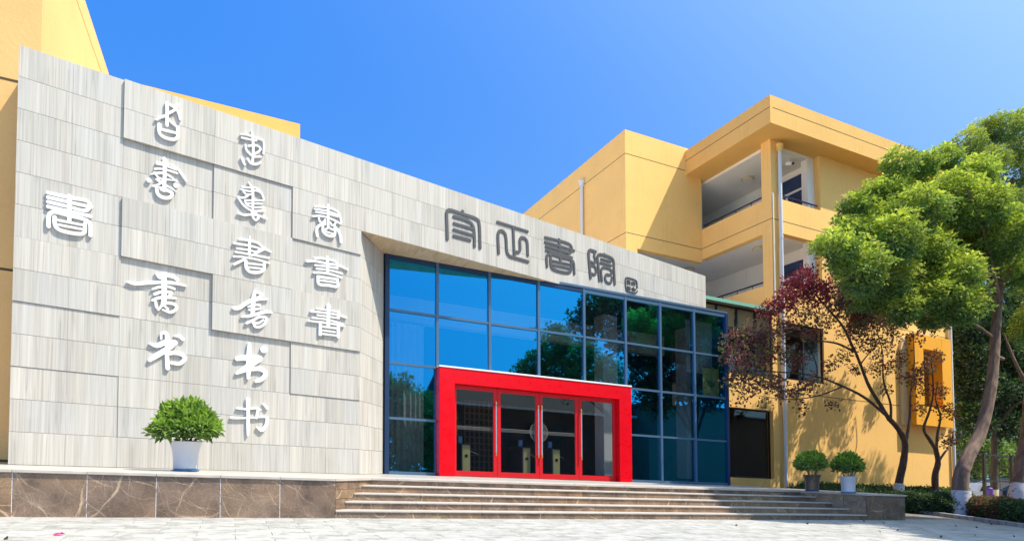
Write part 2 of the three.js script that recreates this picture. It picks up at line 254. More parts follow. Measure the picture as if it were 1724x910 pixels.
// ---------------------------------------------------------------- terrace and steps
const TOP = 0.70, ZF = -11.3, ZS = -12.5, XS0 = 1.67, XS1 = 15.45, XE = 17.04;
{
  const t = thing('terrace', 'terrace clad in brown veined marble under the clad wall and glass front', 'terrace', [6, 0, ZF], null, 'structure');
  part(t, 'core', [B(-14, XS0, -0.2, TOP - 0.06, -19, ZF - 0.035), B(XS0, XS1, -0.2, TOP - 0.06, -19, ZS - 0.03), B(XS1, XE - 0.03, -0.2, TOP - 0.06, -19, ZF - 0.035)], M.backing, { each: true });
  // front panels, 1.28 m long
  const edges = []; for (let x = XS0 - 0.92 * 12; x < XS0 - 0.1; x += 0.92) edges.push(x);
  for (const x of edges) part(t, 'marble_panel', RB(x + 0.004, x + 0.916, -0.1, TOP - 0.052, ZF - 0.03, ZF, 0.004), marbleMats[Math.floor(R() * 3)], { uv: [0.34, R(), R()] });
  for (const x of edges) part(t, 'grout_joint', B(x - 0.004, x + 0.004, -0.1, TOP - 0.054, ZF - 0.03, ZF - 0.002), M.lime);
  part(t, 'marble_panel', RB(XS1 + 0.02, XE, -0.1, TOP - 0.052, ZF - 0.03, ZF, 0.004), marbleMats[1], { uv: [0.34, 0.3, 0.7] });
  part(t, 'marble_panel', RB(XE - 0.03, XE, -0.1, TOP - 0.052, -18.9, ZF - 0.034, 0.004), marbleMats[0], { uv: [0.34, 0.1, 0.2] });
  for (const x of edges) part(t, 'coping_slab', RB(x + 0.002, x + 0.918, TOP - 0.05, TOP, -13.2, ZF + 0.035, 0.008), copingMat, { uv: [0.5, R(), R()] });
  for (let x = XS0; x < XS1 - 0.2; x += 1.378) part(t, 'coping_slab', RB(x + 0.002, x + 1.376, TOP - 0.05, TOP, -13.4, ZS + 0.035, 0.008), copingMat, { uv: [0.5, R(), R()] });
  part(t, 'coping_slab', RB(XS1 + 0.002, XE + 0.03, TOP - 0.05, TOP, -13.4, ZF + 0.035, 0.008), copingMat, { uv: [0.5, 0.2, 0.4] });
  const fl = std(C(0.50, 0.46, 0.42), 0.4, { map: copingMat.map });
  part(t, 'terrace_floor', [B(-14, XS0, TOP - 0.055, TOP - 0.004, -18.8, -13.204), B(XS0, XE, TOP - 0.055, TOP - 0.004, -18.8, -13.404)], fl, { uv: 0.4 });
  // steps with a splayed cheek at each end
  const H = TOP / 5, left = (z) => XS0 + (ZF - z) * 0.70, right = (z) => XS1 - (ZF - z) * 0.9;
  for (let k = 0; k < 5; k++) {
    const z = ZF - k * 0.3, y1 = (k + 1) * H, y0 = k * H, xa = left(z), xb = right(z), n = 10, w = (xb - xa) / n;
    for (let i = 0; i < n; i++) {
      part(t, 'riser_panel', B(xa + i * w + 0.002, xa + (i + 1) * w - 0.002, k ? y0 + 0.002 : -0.1, y1 - 0.034, z - 0.02, z), marbleMats[Math.floor(R() * 3)], { uv: [0.4, R(), R()] });
      if (k < 4) part(t, 'tread_slab', RB(xa + i * w + 0.001, xa + (i + 1) * w - 0.001, y1 - 0.032, y1, z - 0.32, z + 0.022, 0.007), copingMat, { uv: [0.5, R(), R()] });
    }
    if (k < 4) part(t, 'step_core', B(xa, xb, -0.1, y1 - 0.036, z - 0.31, z - 0.022), M.backing);
  }
  for (const [a, b, s] of [[[XS0, ZF], [left(ZS), ZS], 1], [[right(ZS), ZS], [XS1, ZF], 1]]) {   // cheeks in small marble pieces
    const dx = b[0] - a[0], dz = b[1] - a[1], L = Math.hypot(dx, dz), mt = new THREE.Matrix4().makeRotationY(-Math.atan2(dz, dx)).setPosition(a[0], 0, a[1]);
    for (let i = 0; i < 3; i++) for (let j = 0; j < 4; j++) part(t, 'marble_piece', B((i * L) / 3 + 0.004, ((i + 1) * L) / 3 - 0.004, j * 0.165 + 0.003, (j + 1) * 0.165 - 0.003 - (j === 3 ? 0.014 : 0), -0.03, 0), marbleMats[Math.floor(R() * 3)], { place: mt, uv: [0.5, R(), R()] });
    part(t, 'core', B(0, L, -0.1, TOP - 0.055, -0.06, -0.032), M.backing, { place: mt });
  }
  // fill and coping behind the cheeks
  const f = (pts) => sheet(new THREE.ExtrudeGeometry(new THREE.Shape(pts.map((q) => new THREE.Vector2(q[0], -q[1]))), { depth: 0.046, bevelEnabled: false }).rotateX(-Math.PI / 2).translate(0, TOP - 0.049, 0));
  part(t, 'coping_slab', [f([[XS0 + 0.004, ZF + 0.03], [left(ZS) + 0.02, ZS + 0.04], [XS0 + 0.004, ZS + 0.04]]), f([[XS1 - 0.004, ZF + 0.03], [XS1 - 0.004, ZS + 0.04], [right(ZS) - 0.02, ZS + 0.04]])], copingMat, { uv: 0.5 });
}

// ---------------------------------------------------------------- the stone clad wall
const TW = 0.835, RH = 0.6, WT = 8.5, SILL = 6.70, UEND = 20.29;
const LEVELS = [[.02, .08, .08, .08], [.02, .01, .045, .08], [.02, .075, .075, .05], [.035, .01, .075, .075], [.012, .01, .01, .04], [0, .018, .018, .022], [.018, .022, .022, .022]];
const levelAt = (u, Y) => { const p = Math.min(6, Math.max(0, Math.floor((WT - Y + 1e-6) / 1.2))); return u > 6.68 ? 0.08 : LEVELS[p][Math.min(3, Math.max(0, Math.floor(u / (2 * TW))))]; };
{
  const w = thing('stone_wall', 'tall wall clad in pale wood-grained stone slabs carrying white characters', 'wall', [W0.x, TOP, W0.z]);
  part(w, 'wall_core', [B(0.01, 6.66, TOP, WT - 0.02, -1.16, -0.012), B(6.66, UEND - 0.01, SILL + 0.03, WT - 0.02, -0.45, -0.012)], M.backing, { place: WALL, each: true });
  const rot = new THREE.Matrix4().extractRotation(WALL);
  const slab = (wd, ht, lv, u0, r) => uvScale(B(0, wd, 0, ht, -0.01, lv), 0.25, u0 * 0.25 + hash(r, Math.floor(u0 / (TW * 2) + 0.01), 9), hash(r, 2, 9)).applyMatrix4(rot).applyMatrix4(FALL);   // the grain runs on over two slabs
  const g = 0.0035;
  const put = (u0, u1, y0, y1, lv) => { const at = new THREE.Vector3(u0 + 0.0015, y0 + g, 0).applyMatrix4(WALL); piece(w, 'stone_slab', slab(u1 - u0 - 0.003, y1 - y0 - 2 * g, lv, u0, Math.round(y0 * 10)), stoneMats[Math.floor(R() * 4)], at); };
  for (let r = 0; r < 13; r++) {
    const y1 = WT - r * RH, y0 = y1 - RH;
    for (let c = 0; c < 8; c++) put(c * TW, (c + 1) * TW, y0, y1, levelAt((c + 0.5) * TW, (y0 + y1) / 2));
    if (r < 3) for (let u = 8 * TW; u < UEND - 0.05; u += TW) put(u, Math.min(UEND, u + TW), y0, y1, 0.08);
  }
  // splayed jamb from the wall's face to the glass front
  const a = new THREE.Vector3(8 * TW, 0, 0.02).applyMatrix4(WALL), b = new THREE.Vector3(3.72, 0, -16.74), d = b.clone().sub(a), L = Math.hypot(d.x, d.z);
  const jm = new THREE.Matrix4().makeRotationY(-Math.atan2(d.z, d.x)).setPosition(a.x, 0, a.z);
  for (let r = 3; r < 13; r++) { const y1 = WT - r * RH, y0 = y1 - RH; for (let c = 0; c < 2; c++) part(w, 'jamb_slab', B((c * L) / 2 + g, ((c + 1) * L) / 2 - g, y0 + g, y1 - g, -0.06, 0), stoneMats[(r + c) % 3 ? 2 : 0], { place: jm, uv: [0.25, R(), R()] }); }
  part(w, 'wall_core', B(0.02, L, TOP, SILL, -0.5, -0.065), M.backing, { place: jm });
  // soffit of narrow boards
  const n = 22, e0 = new THREE.Vector3(8 * TW, 0, 0.0).applyMatrix4(WALL);
  for (let i = 0; i < n; i++) {
    const ua = 8 * TW + (i * (13.6 - 8 * TW)) / n, ub = 8 * TW + ((i + 0.985) * (13.6 - 8 * TW)) / n;
    const fa = new THREE.Vector3(ua, 0, 0.058).applyMatrix4(WALL), fc = new THREE.Vector3(ub, 0, 0.058).applyMatrix4(WALL);
    const zb = -16.72, xa = Math.min(9.2, 3.70 + (i / n) * 5.5), xb = Math.min(9.2, 3.70 + ((i + 0.985) / n) * 5.5);
    if (fc.z < zb + 0.12) break;
    const s = new THREE.Shape([new THREE.Vector2(fa.x, -fa.z), new THREE.Vector2(fc.x, -Math.max(fc.z, zb)), new THREE.Vector2(xb, -zb), new THREE.Vector2(xa, -zb)]);
    part(w, 'soffit_board', sheet(new THREE.ExtrudeGeometry(s, { depth: 0.03, bevelEnabled: false }).rotateX(-Math.PI / 2).translate(0, SILL - 0.002, 0)), soffitMat, { uv: [0.25, R(), R()] });
  }
  part(w, 'soffit_core', sheet(new THREE.ExtrudeGeometry(new THREE.Shape([new THREE.Vector2(e0.x, -e0.z), new THREE.Vector2(8.6, 16.6), new THREE.Vector2(8.6, 17.0), new THREE.Vector2(3.6, 17.0)]), { depth: 0.05, bevelEnabled: false }).rotateX(-Math.PI / 2).translate(0, SILL + 0.032, 0)), M.backing);
}

// ---------------------------------------------------------------- raised characters
// strokes: "width: x,y x,y ..." in a crop of the photograph; "~" bends a stroke through its points
function strokesOf(text, x0, y0, s, n, thin = 0.93) {
  const out = [];
  for (const line of text.split(';').map((q) => q.trim()).filter(Boolean)) {
    const [head, body] = line.split(':'), bend = head[0] === '~', wpx = parseFloat(head.replace('~', ''));
    let pts = body.trim().split(/\s+/).map((q) => { const [x, y, w] = q.split(',').map(Number); const a = onWall(x0 + x / s, y0 + y / s, n); return new THREE.Vector3(a[0], a[1], w ?? wpx); });
    const c = onWall(x0 + 500 / s, y0 + 450 / s, n), cx = onWall(x0 + 501 / s, y0 + 450 / s, n), cyy = onWall(x0 + 500 / s, y0 + 451 / s, n);
    const k = Math.sqrt(Math.abs((cx[0] - c[0]) * (cyy[1] - c[1])));
    for (const p of pts) p.z *= (k / 2) * thin;
    if (bend && pts.length > 2) pts = new THREE.CatmullRomCurve3(pts, false, 'centripetal').getPoints(pts.length * 6);
    out.push(pts);
  }
  return out;
}
function glyph(strokes, n0, n1, bevel) {   // joins the strokes into one outline and thickens it
  let lo = [1e9, 1e9], hi = [-1e9, -1e9], rm = 0;
  for (const s of strokes) for (const p of s) { lo = [Math.min(lo[0], p.x), Math.min(lo[1], p.y)]; hi = [Math.max(hi[0], p.x), Math.max(hi[1], p.y)]; rm = Math.max(rm, p.z); }
  const N = 150, span = Math.max(hi[0] - lo[0], hi[1] - lo[1]) + rm * 2 + 0.04, h = span / N, nx = Math.ceil((hi[0] - lo[0] + 2 * rm + 0.04) / h) + 1, ny = Math.ceil((hi[1] - lo[1] + 2 * rm + 0.04) / h) + 1;
  const ox = lo[0] - rm - 0.02, oy = lo[1] - rm - 0.02, f = new Float32Array(nx * ny).fill(-1);
  for (const s of strokes) for (let i = 0; i + 1 < s.length; i++) {
    const a = s[i], b = s[i + 1], dx = b.x - a.x, dy = b.y - a.y, L2 = dx * dx + dy * dy || 1e-9, r = Math.max(a.z, b.z) + 2 * h;
    const i0 = Math.max(0, Math.floor((Math.min(a.x, b.x) - r - ox) / h)), i1 = Math.min(nx - 1, Math.ceil((Math.max(a.x, b.x) + r - ox) / h)), j0 = Math.max(0, Math.floor((Math.min(a.y, b.y) - r - oy) / h)), j1 = Math.min(ny - 1, Math.ceil((Math.max(a.y, b.y) + r - oy) / h));
    for (let j = j0; j <= j1; j++) for (let q = i0; q <= i1; q++) {
      const x = ox + q * h - a.x, y = oy + j * h - a.y, t = clamp((x * dx + y * dy) / L2, 0, 1), v = lerp(a.z, b.z, t) - Math.hypot(x - t * dx, y - t * dy);
      if (v > f[j * nx + q]) f[j * nx + q] = v;
    }
  }
  // marching squares, inside kept on the left
  const next = new Map(), at = new Map(), key = (k, i, j) => k + ',' + i + ',' + j;
  const H = (i, j) => { const a = f[j * nx + i], b = f[j * nx + i + 1], k = key('h', i, j); at.set(k, [ox + (i + a / (a - b)) * h, oy + j * h]); return k; };
  const V = (i, j) => { const a = f[j * nx + i], b = f[(j + 1) * nx + i], k = key('v', i, j); at.set(k, [ox + i * h, oy + (j + a / (a - b)) * h]); return k; };
  for (let j = 0; j + 1 < ny; j++) for (let i = 0; i + 1 < nx; i++) {
    const c = (f[j * nx + i] > 0) | ((f[j * nx + i + 1] > 0) << 1) | ((f[(j + 1) * nx + i + 1] > 0) << 2) | ((f[(j + 1) * nx + i] > 0) << 3);
    const D = () => H(i, j), U = () => H(i, j + 1), L = () => V(i, j), Rr = () => V(i + 1, j), go = (a, b) => next.set(a(), b());
    switch (c) {
      case 1: go(D, L); break; case 2: go(Rr, D); break; case 3: go(Rr, L); break; case 4: go(U, Rr); break; case 5: go(D, L); go(U, Rr); break; case 6: go(U, D); break; case 7: go(U, L); break;
      case 8: go(L, U); break; case 9: go(D, U); break; case 10: go(Rr, D); go(L, U); break; case 11: go(Rr, U); break; case 12: go(L, Rr); break; case 13: go(D, Rr); break; case 14: go(L, D); break;
    }
  }
  const loops = [];
  while (next.size) { let k = next.keys().next().value; const loop = []; while (next.has(k)) { loop.push(at.get(k)); const m = next.get(k); next.delete(k); k = m; } if (loop.length > 7) loops.push(loop); }
  const thinOut = (l) => l.filter((p, i) => { const a = l[(i + l.length - 1) % l.length], b = l[(i + 1) % l.length]; return i % 2 === 0 || Math.abs((p[0] - a[0]) * (b[1] - a[1]) - (p[1] - a[1]) * (b[0] - a[0])) > h * h * 0.08; }).map((p) => new THREE.Vector2(p[0], p[1]));
  const outer = [], holes = [];
  for (const l of loops) { const v = thinOut(l), ar = THREE.ShapeUtils.area(v); if (Math.abs(ar) < h * h * 3) continue; (ar > 0 ? outer : holes).push(v); }
  const inside = (p, poly) => { let c = false; for (let i = 0, j = poly.length - 1; i < poly.length; j = i++) if (poly[i].y > p.y !== poly[j].y > p.y && p.x < ((poly[j].x - poly[i].x) * (p.y - poly[i].y)) / (poly[j].y - poly[i].y) + poly[i].x) c = !c; return c; };
  outer.sort((a, b) => THREE.ShapeUtils.area(a) - THREE.ShapeUtils.area(b));
  const shapes = outer.map((o) => new THREE.Shape(o));
  for (const q of holes) { const k = outer.findIndex((o) => inside(q[0], o)); if (k >= 0) shapes[k].holes.push(new THREE.Path(q)); }
  return new THREE.ExtrudeGeometry(shapes, { depth: n1 - n0 - 2 * bevel, bevelEnabled: true, bevelThickness: bevel, bevelSize: bevel * 0.8, bevelOffset: -bevel * 0.8, bevelSegments: 1, curveSegments: 4 }).translate(0, 0, n0 + bevel);
}
function character(name, label, group, crop, text, mat, depth, stand) {
  const [x0, y0, s] = crop, mid = onWall(x0 + 500 / s, y0 + 450 / s, 0.1), lv = levelAt(mid[0], mid[1]);
  const front = lv + stand + depth, g = glyph(strokesOf(text, x0, y0, s, front, mat === M.letterGrey ? 0.86 : 0.93), lv + stand, front, 0.005);
  const b = new THREE.Vector3(mid[0], mid[1], lv).applyMatrix4(WALL), t = thing(name, label, 'sign', [b.x, b.y, b.z], group);
  part(t, 'character_face', g, mat, { place: WALL });
  const pins = []; for (const q of strokesOf(text, x0, y0, s, front).slice(0, 3)) { const p = q[Math.floor(q.length / 2)]; pins.push(new THREE.CylinderGeometry(0.008, 0.008, stand + 0.02, 6).rotateX(Math.PI / 2).translate(p.x, p.y, lv + stand / 2)); }
  part(t, 'mounting_pin', pins, M.steel, { place: WALL, each: true });
  return t;
}
const wc = (label, crop, text) => character('wall_character', label, 'white raised characters on the clad wall', crop, text, M.letterWhite, 0.045, 0.012);
wc('broad rounded seal-script white character, standing alone at the wall edge', [50, 300, 7.586],
  '54: 500,222 500,540; ~53: 228,182 470,238 690,276 745,300 760,345 735,395 690,408 500,362 228,298; 53: 228,240 500,302 775,362; 53: 228,358 500,420 770,482; ~56: 235,610 235,490 255,445 300,425 470,464 690,520 745,550 768,600 770,725; ~54: 310,490 312,570 340,630 410,668 640,708 690,690 700,640 700,575; 34: 330,527 690,598; 34: 330,583 690,652');
wc('slim white character with a forked top over a rounded bowl, uppermost on the wall', [235, 160, 10.11],
  '60: 462,130 462,505; ~50: 530,165 590,210 650,280 690,400; ~48: 645,150 600,240 500,300; ~48: 285,405 360,370 440,345; ~46: 480,395 540,460 630,530; ~58: 325,490 325,600 350,665 420,715 560,750 620,735 645,690 645,570; 46: 325,568 620,640');
wc('brushy white character with two round dots beside its stem', [225, 255, 9.575],
  '~62: 490,110 495,350 485,620; ~40: 365,165,26 470,185 560,200 650,235 720,290 780,370,50 845,470,36; 34: 365,190 500,220 690,290; ~34: 335,275 450,275 560,300 700,345; ~40: 270,362,18 360,345 480,345 570,385 700,488,22; ~36: 350,440,20 420,485 490,490; ~34: 330,330 400,420 500,450; ~34: 300,545,16 400,525 500,450 650,460,20; 34: 380,440 520,560; 82: 240,455 240,457; 86: 676,540 676,542; ~34: 520,545 600,585 680,640,20; ~60: 365,600 385,680 440,725 520,745 590,728 615,670 560,630 440,600; 30: 300,550 460,580');
wc('cursive white character with one very long crossing stroke', [205, 445, 9.1],
  '~52: 515,130,30 580,200 650,175 780,175 855,230; ~60: 545,150 680,165 790,190 850,235; ~56: 75,262,24 180,290 400,280 640,270 850,290 985,328,26; ~84: 640,150 645,400 640,560; ~45: 465,375,30 560,345 700,335 805,372,40; ~50: 500,452 600,420 760,430 720,480; ~52: 465,545,40 560,510 700,500 825,515,34; ~46: 515,570 525,640 560,700,24; ~52: 560,690,30 640,600 740,590 830,630 820,690 740,728 620,690,26; 40: 610,590 700,680');
wc('heavy cursive white character with a comma dot, directly above the potted plant', [225, 545, 9.58],
  '~70: 440,240,36 445,150,50 520,150 530,300 530,480 545,710,80; ~88: 255,315,40 370,345 520,290 660,285,60; ~96: 660,300 540,400 380,500 255,580,70; ~74: 550,475 680,465 800,510 820,560 740,635 610,632,50; ~66: 650,190,30 740,200 790,245');
wc('thin white character of wiry looping strokes, highest of the middle column', [375, 205, 10.11],
  '~44: 488,145,30 510,300 515,550 500,700; ~38: 300,205,20 420,215 560,270 680,310 700,400 690,530; 32: 320,265 480,300 570,310; ~40: 385,390 400,470 460,540 510,580; ~38: 440,405 580,400 640,450 600,510 530,545; ~34: 520,590 650,590; ~42: 420,620 480,700 560,718 640,690; ~40: 310,600,24 340,660 370,720');
wc('white character with ladder-like rungs above a small ring', [375, 295, 10.11],
  '~44: 440,115,24 500,230 508,560; ~32: 330,195 450,205 570,215 640,270 700,400; ~32: 310,235 440,265 580,260 660,300; ~34: 350,275 400,320 480,320; ~34: 255,372 350,378 430,340; ~32: 380,425 520,425 690,425; 30: 400,478 670,478; ~36: 270,392 330,480 400,545 490,595 700,600; ~30: 375,420 400,490 490,535 670,540; ~40: 255,640,22 360,670 480,665 600,680 750,735,20; ~44: 490,600 520,720 560,755 605,715 570,650 530,620');
wc('white character with leaning bars over a rounded box, mid height of the middle column', [370, 385, 10.11],
  '~46: 515,120,22 505,200 500,440; ~40: 330,170 520,200 650,240 740,320 870,390,30; ~36: 235,240 480,280 640,320 720,350; ~34: 290,330 500,360 600,385 700,350; ~36: 265,388 560,440 835,492; ~40: 540,450 640,400 760,340; ~36: 230,465 420,480 600,510 840,580; 46: 245,600 420,515; ~58: 440,540 450,660 510,725 670,735 745,690 755,600; 36: 470,582 720,612; 36: 470,650 700,672');
wc('slanting cursive white character with a long tail to one side, beside the stepped slab edge', [370, 475, 10.11],
  '~76: 600,140,50 575,250 555,540; ~50: 620,165 720,205 640,262; ~74: 245,435 320,432 440,355 560,300 700,285,44 815,285,28; ~40: 485,412 600,382 680,385; ~42: 500,465 690,445; ~58: 380,582,40 500,570 640,535 790,500 885,510,30; ~50: 455,690 560,645 680,585 790,605 775,680 700,748 600,750 575,690; ~40: 560,690 660,690 740,640');
wc('plump white character with a big round dot, under the stepped slab edge', [370, 565, 10.11],
  '~96: 500,135,60 495,330 490,560 478,720,50; ~104: 295,385,90 420,372 620,370 690,370,70; ~110: 665,395 540,475 420,565 285,635,50; ~84: 540,562 690,565 775,625 750,700 690,745 615,770,60; 134: 750,230 752,230');
wc('plain white upright character with crisp tapered strokes, lowest on the wall', [370, 655, 10.11],
  '~62: 475,175,80 478,300 478,640 472,780,34; ~38: 290,322,30 440,335 640,322 690,345; ~56: 650,335 640,400 620,480; ~36: 190,482,40 300,490 560,480 760,470 820,495; ~64: 808,498 785,610 712,695 630,645,30; ~52: 730,245,26 775,280 805,325,46');
wc('intricate thin white character with two long outer legs, uppermost near the glass', [500, 330, 10.11],
  '44: 530,150 530,520; ~34: 310,172 500,190 650,235 710,285 755,440; 32: 300,215 500,245 690,310; 32: 320,265 500,290 700,342; ~34: 275,340 380,332 520,360 640,410 740,465; ~34: 370,370 390,430 440,445 480,395; 34: 480,400 480,480; ~34: 560,440 600,492 640,480 665,425; ~48: 445,470 355,515 332,590 345,675; ~50: 650,525 710,600 740,690 748,775; ~46: 440,505 440,590 500,655 625,675 648,610 640,540; 30: 485,598 615,640; 32: 475,570 540,530 610,570');
wc('neat white character with a flat box at its foot, middle one near the glass', [500, 415, 10.11],
  '48: 518,175 518,445; ~40: 300,190 480,205 670,262 682,300 680,365; ~44: 168,242 300,242 500,282 700,315 865,388,30; 36: 310,312 500,332 690,366; ~36: 330,370 540,395 770,455; ~42: 290,437 420,438 600,470 755,522; ~52: 355,508 360,610 390,640 540,655 688,672 690,570; 46: 350,505 690,555; 34: 370,565 690,612');
wc('sturdy square white character with a wide box at its foot, lowest near the glass', [500, 500, 10.11],
  '~64: 538,140,80 535,250 530,490; ~34: 340,192 500,215 725,252; ~38: 240,237 500,268 700,300 838,342; 52: 705,245 702,350; 32: 345,302 700,352; ~34: 260,347 500,377 780,452; ~40: 190,400,26 400,422 560,445 800,487; 58: 396,468 394,632; 60: 704,500 702,672; 36: 400,492 700,532; 30: 430,562 650,592; 32: 400,618 700,655');
const sc = (label, crop, text) => character('sign_character', label, 'grey raised sign characters above the glass front', crop, text, M.letterGrey, 0.022, 0.006);
sc('dark grey roofed character with four bars, first of the sign over the doors', [730, 335, 7.583],
  '~42: 178,505 174,320 172,170 188,140 215,136 350,178 395,194 530,238 575,270 588,330 598,620; 40: 374,150 380,188; ~40: 262,218 430,270 490,310 516,370 525,460 526,600; 38: 265,305 510,378; 38: 262,385 516,462; 38: 262,465 470,522');
sc('dark grey looping character with a flat top bar, second of the sign over the doors', [730, 335, 7.583],
  '36: 820,288 1205,410; 40: 1020,352 1036,738; ~42: 835,685 828,440 842,408 880,402 915,435 930,500 945,680 975,722 1030,742 1120,768 1210,795; ~42: 1050,672 1090,672 1108,640 1107,520 1122,490 1160,492 1193,525 1208,710');
sc('dark grey seal-script character of many level bars, third of the sign over the doors', [900, 380, 7.0],
  '32: 293,158 310,420; ~29: 130,132 390,200 430,225 445,265 435,305 400,318 300,285 140,238; 29: 130,187 300,235 470,290; 29: 142,283 300,328 445,372; ~32: 152,475 148,365 158,338 190,328 330,368 430,395 462,425 474,560; ~32: 195,355 198,455 212,495 250,518 395,548 430,532 440,430; 24: 205,405 435,455; 24: 205,455 430,502');
sc('dark grey dense two-part character, fourth of the sign over the doors', [900, 380, 7.0],
  '~35: 665,610 650,440 643,310 655,285 725,302; ~30: 722,302 708,352 722,392 715,432 665,420; ~30: 665,462 712,472 730,520 720,565 665,560; ~34: 770,640 758,480 748,360 770,335 900,370 932,400 942,520 950,682; 30: 830,330 836,352; 26: 790,388 905,420; 26: 782,432 910,466; ~30: 800,645 792,515 812,488 890,505 915,535 905,572 850,572 838,610 845,645 870,668 905,665 918,605');
sc('small dark grey square seal with four tiny marks inside, last of the sign', [900, 380, 7.0],
  '~17: 1215,765 1205,785 1105,765 1088,750 1078,620 1090,608 1195,640 1208,655 1215,728; 12: 1098,640 1130,650; 12: 1100,662 1132,672; 12: 1102,650 1106,682; 12: 1126,648 1130,686; 12: 1150,660 1185,670; 12: 1152,678 1190,688; 12: 1154,660 1156,690; 12: 1186,668 1188,694; 12: 1100,712 1134,722; 12: 1102,732 1136,742; 12: 1104,712 1108,752; 12: 1130,720 1132,752; 12: 1152,732 1196,744; 12: 1172,722 1176,762; 12: 1158,750 1164,756; 12: 1190,752 1192,762');

// ---------------------------------------------------------------- glass front
const ZG = -16.7, GX = [3.77, 5.22, 6.81, 8.41, 10.0, 11.55, 12.93, 14.35, 15.77], GY = [0.74, 2.22, 3.72, 5.18, 6.62];
const PX0 = 5.2, PX1 = 11.57, PY1 = 3.72;
{
  const t = thing('glass_front', 'blue framed glass curtain wall mirroring the sky beside the red doors', 'glass wall', [9.77, TOP, ZG]);
  for (let i = 0; i < 9; i++) {
    const inside = i > 0 && i < 5, y0 = inside ? PY1 + 0.03 : TOP, w = i === 0 ? 0.06 : i === 8 ? 0.05 : 0.038, x = GX[i] + (i === 0 ? 0.03 : 0);
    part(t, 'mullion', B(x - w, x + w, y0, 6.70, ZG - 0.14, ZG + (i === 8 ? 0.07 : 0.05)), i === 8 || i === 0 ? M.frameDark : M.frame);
  }
  for (let j = 0; j < 5; j++) for (let i = 0; i < 8; i++) {
    if (j < 2 && i > 0 && i < 5) continue;
    const h = j === 4 ? 0.06 : j === 0 ? 0.04 : 0.032, y = GY[j] + (j === 4 ? 0.02 : 0);
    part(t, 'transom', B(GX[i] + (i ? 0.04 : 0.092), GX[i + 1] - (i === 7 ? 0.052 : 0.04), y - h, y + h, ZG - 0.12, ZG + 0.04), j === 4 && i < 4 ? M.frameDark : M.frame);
  }
  for (let i = 0; i < 8; i++) for (let j = 0; j < 4; j++) {
    if (j < 2 && i > 0 && i < 5) continue;
    const x0 = GX[i] + 0.03, x1 = GX[i + 1] - 0.03, y0 = GY[j] + 0.025, y1 = GY[j + 1] - 0.025, wx = (hash(i, j, 71) - 0.5) * 0.020, wy = (hash(i, j, 72) - 0.5) * 0.014;
    const g = B(x0, x1, y0, y1, ZG - 0.006, ZG + 0.006);
    const p = g.attributes.position; for (let k = 0; k < p.count; k++) p.setZ(k, p.getZ(k) + wx * (p.getX(k) - (x0 + x1) / 2) + wy * (p.getY(k) - (y0 + y1) / 2));
    // a pane is one sheet
    const q = new THREE.PlaneGeometry(x1 - x0, y1 - y0).translate((x0 + x1) / 2, (y0 + y1) / 2, ZG), pp = q.attributes.position;
    for (let k = 0; k < pp.count; k++) pp.setZ(k, ZG + wx * (pp.getX(k) - (x0 + x1) / 2) + wy * (pp.getY(k) - (y0 + y1) / 2));
    q.computeVertexNormals();
    part(t, 'pane', q, M.glass);
  }
  part(t, 'roof_slab', B(3.7, 15.82, 6.71, 6.78, -24.2, ZG + 0.06), M.frame);
  part(t, 'side_panel', B(15.74, 15.80, TOP, 6.70, -18.82, ZG - 0.15), M.frameDark);
}
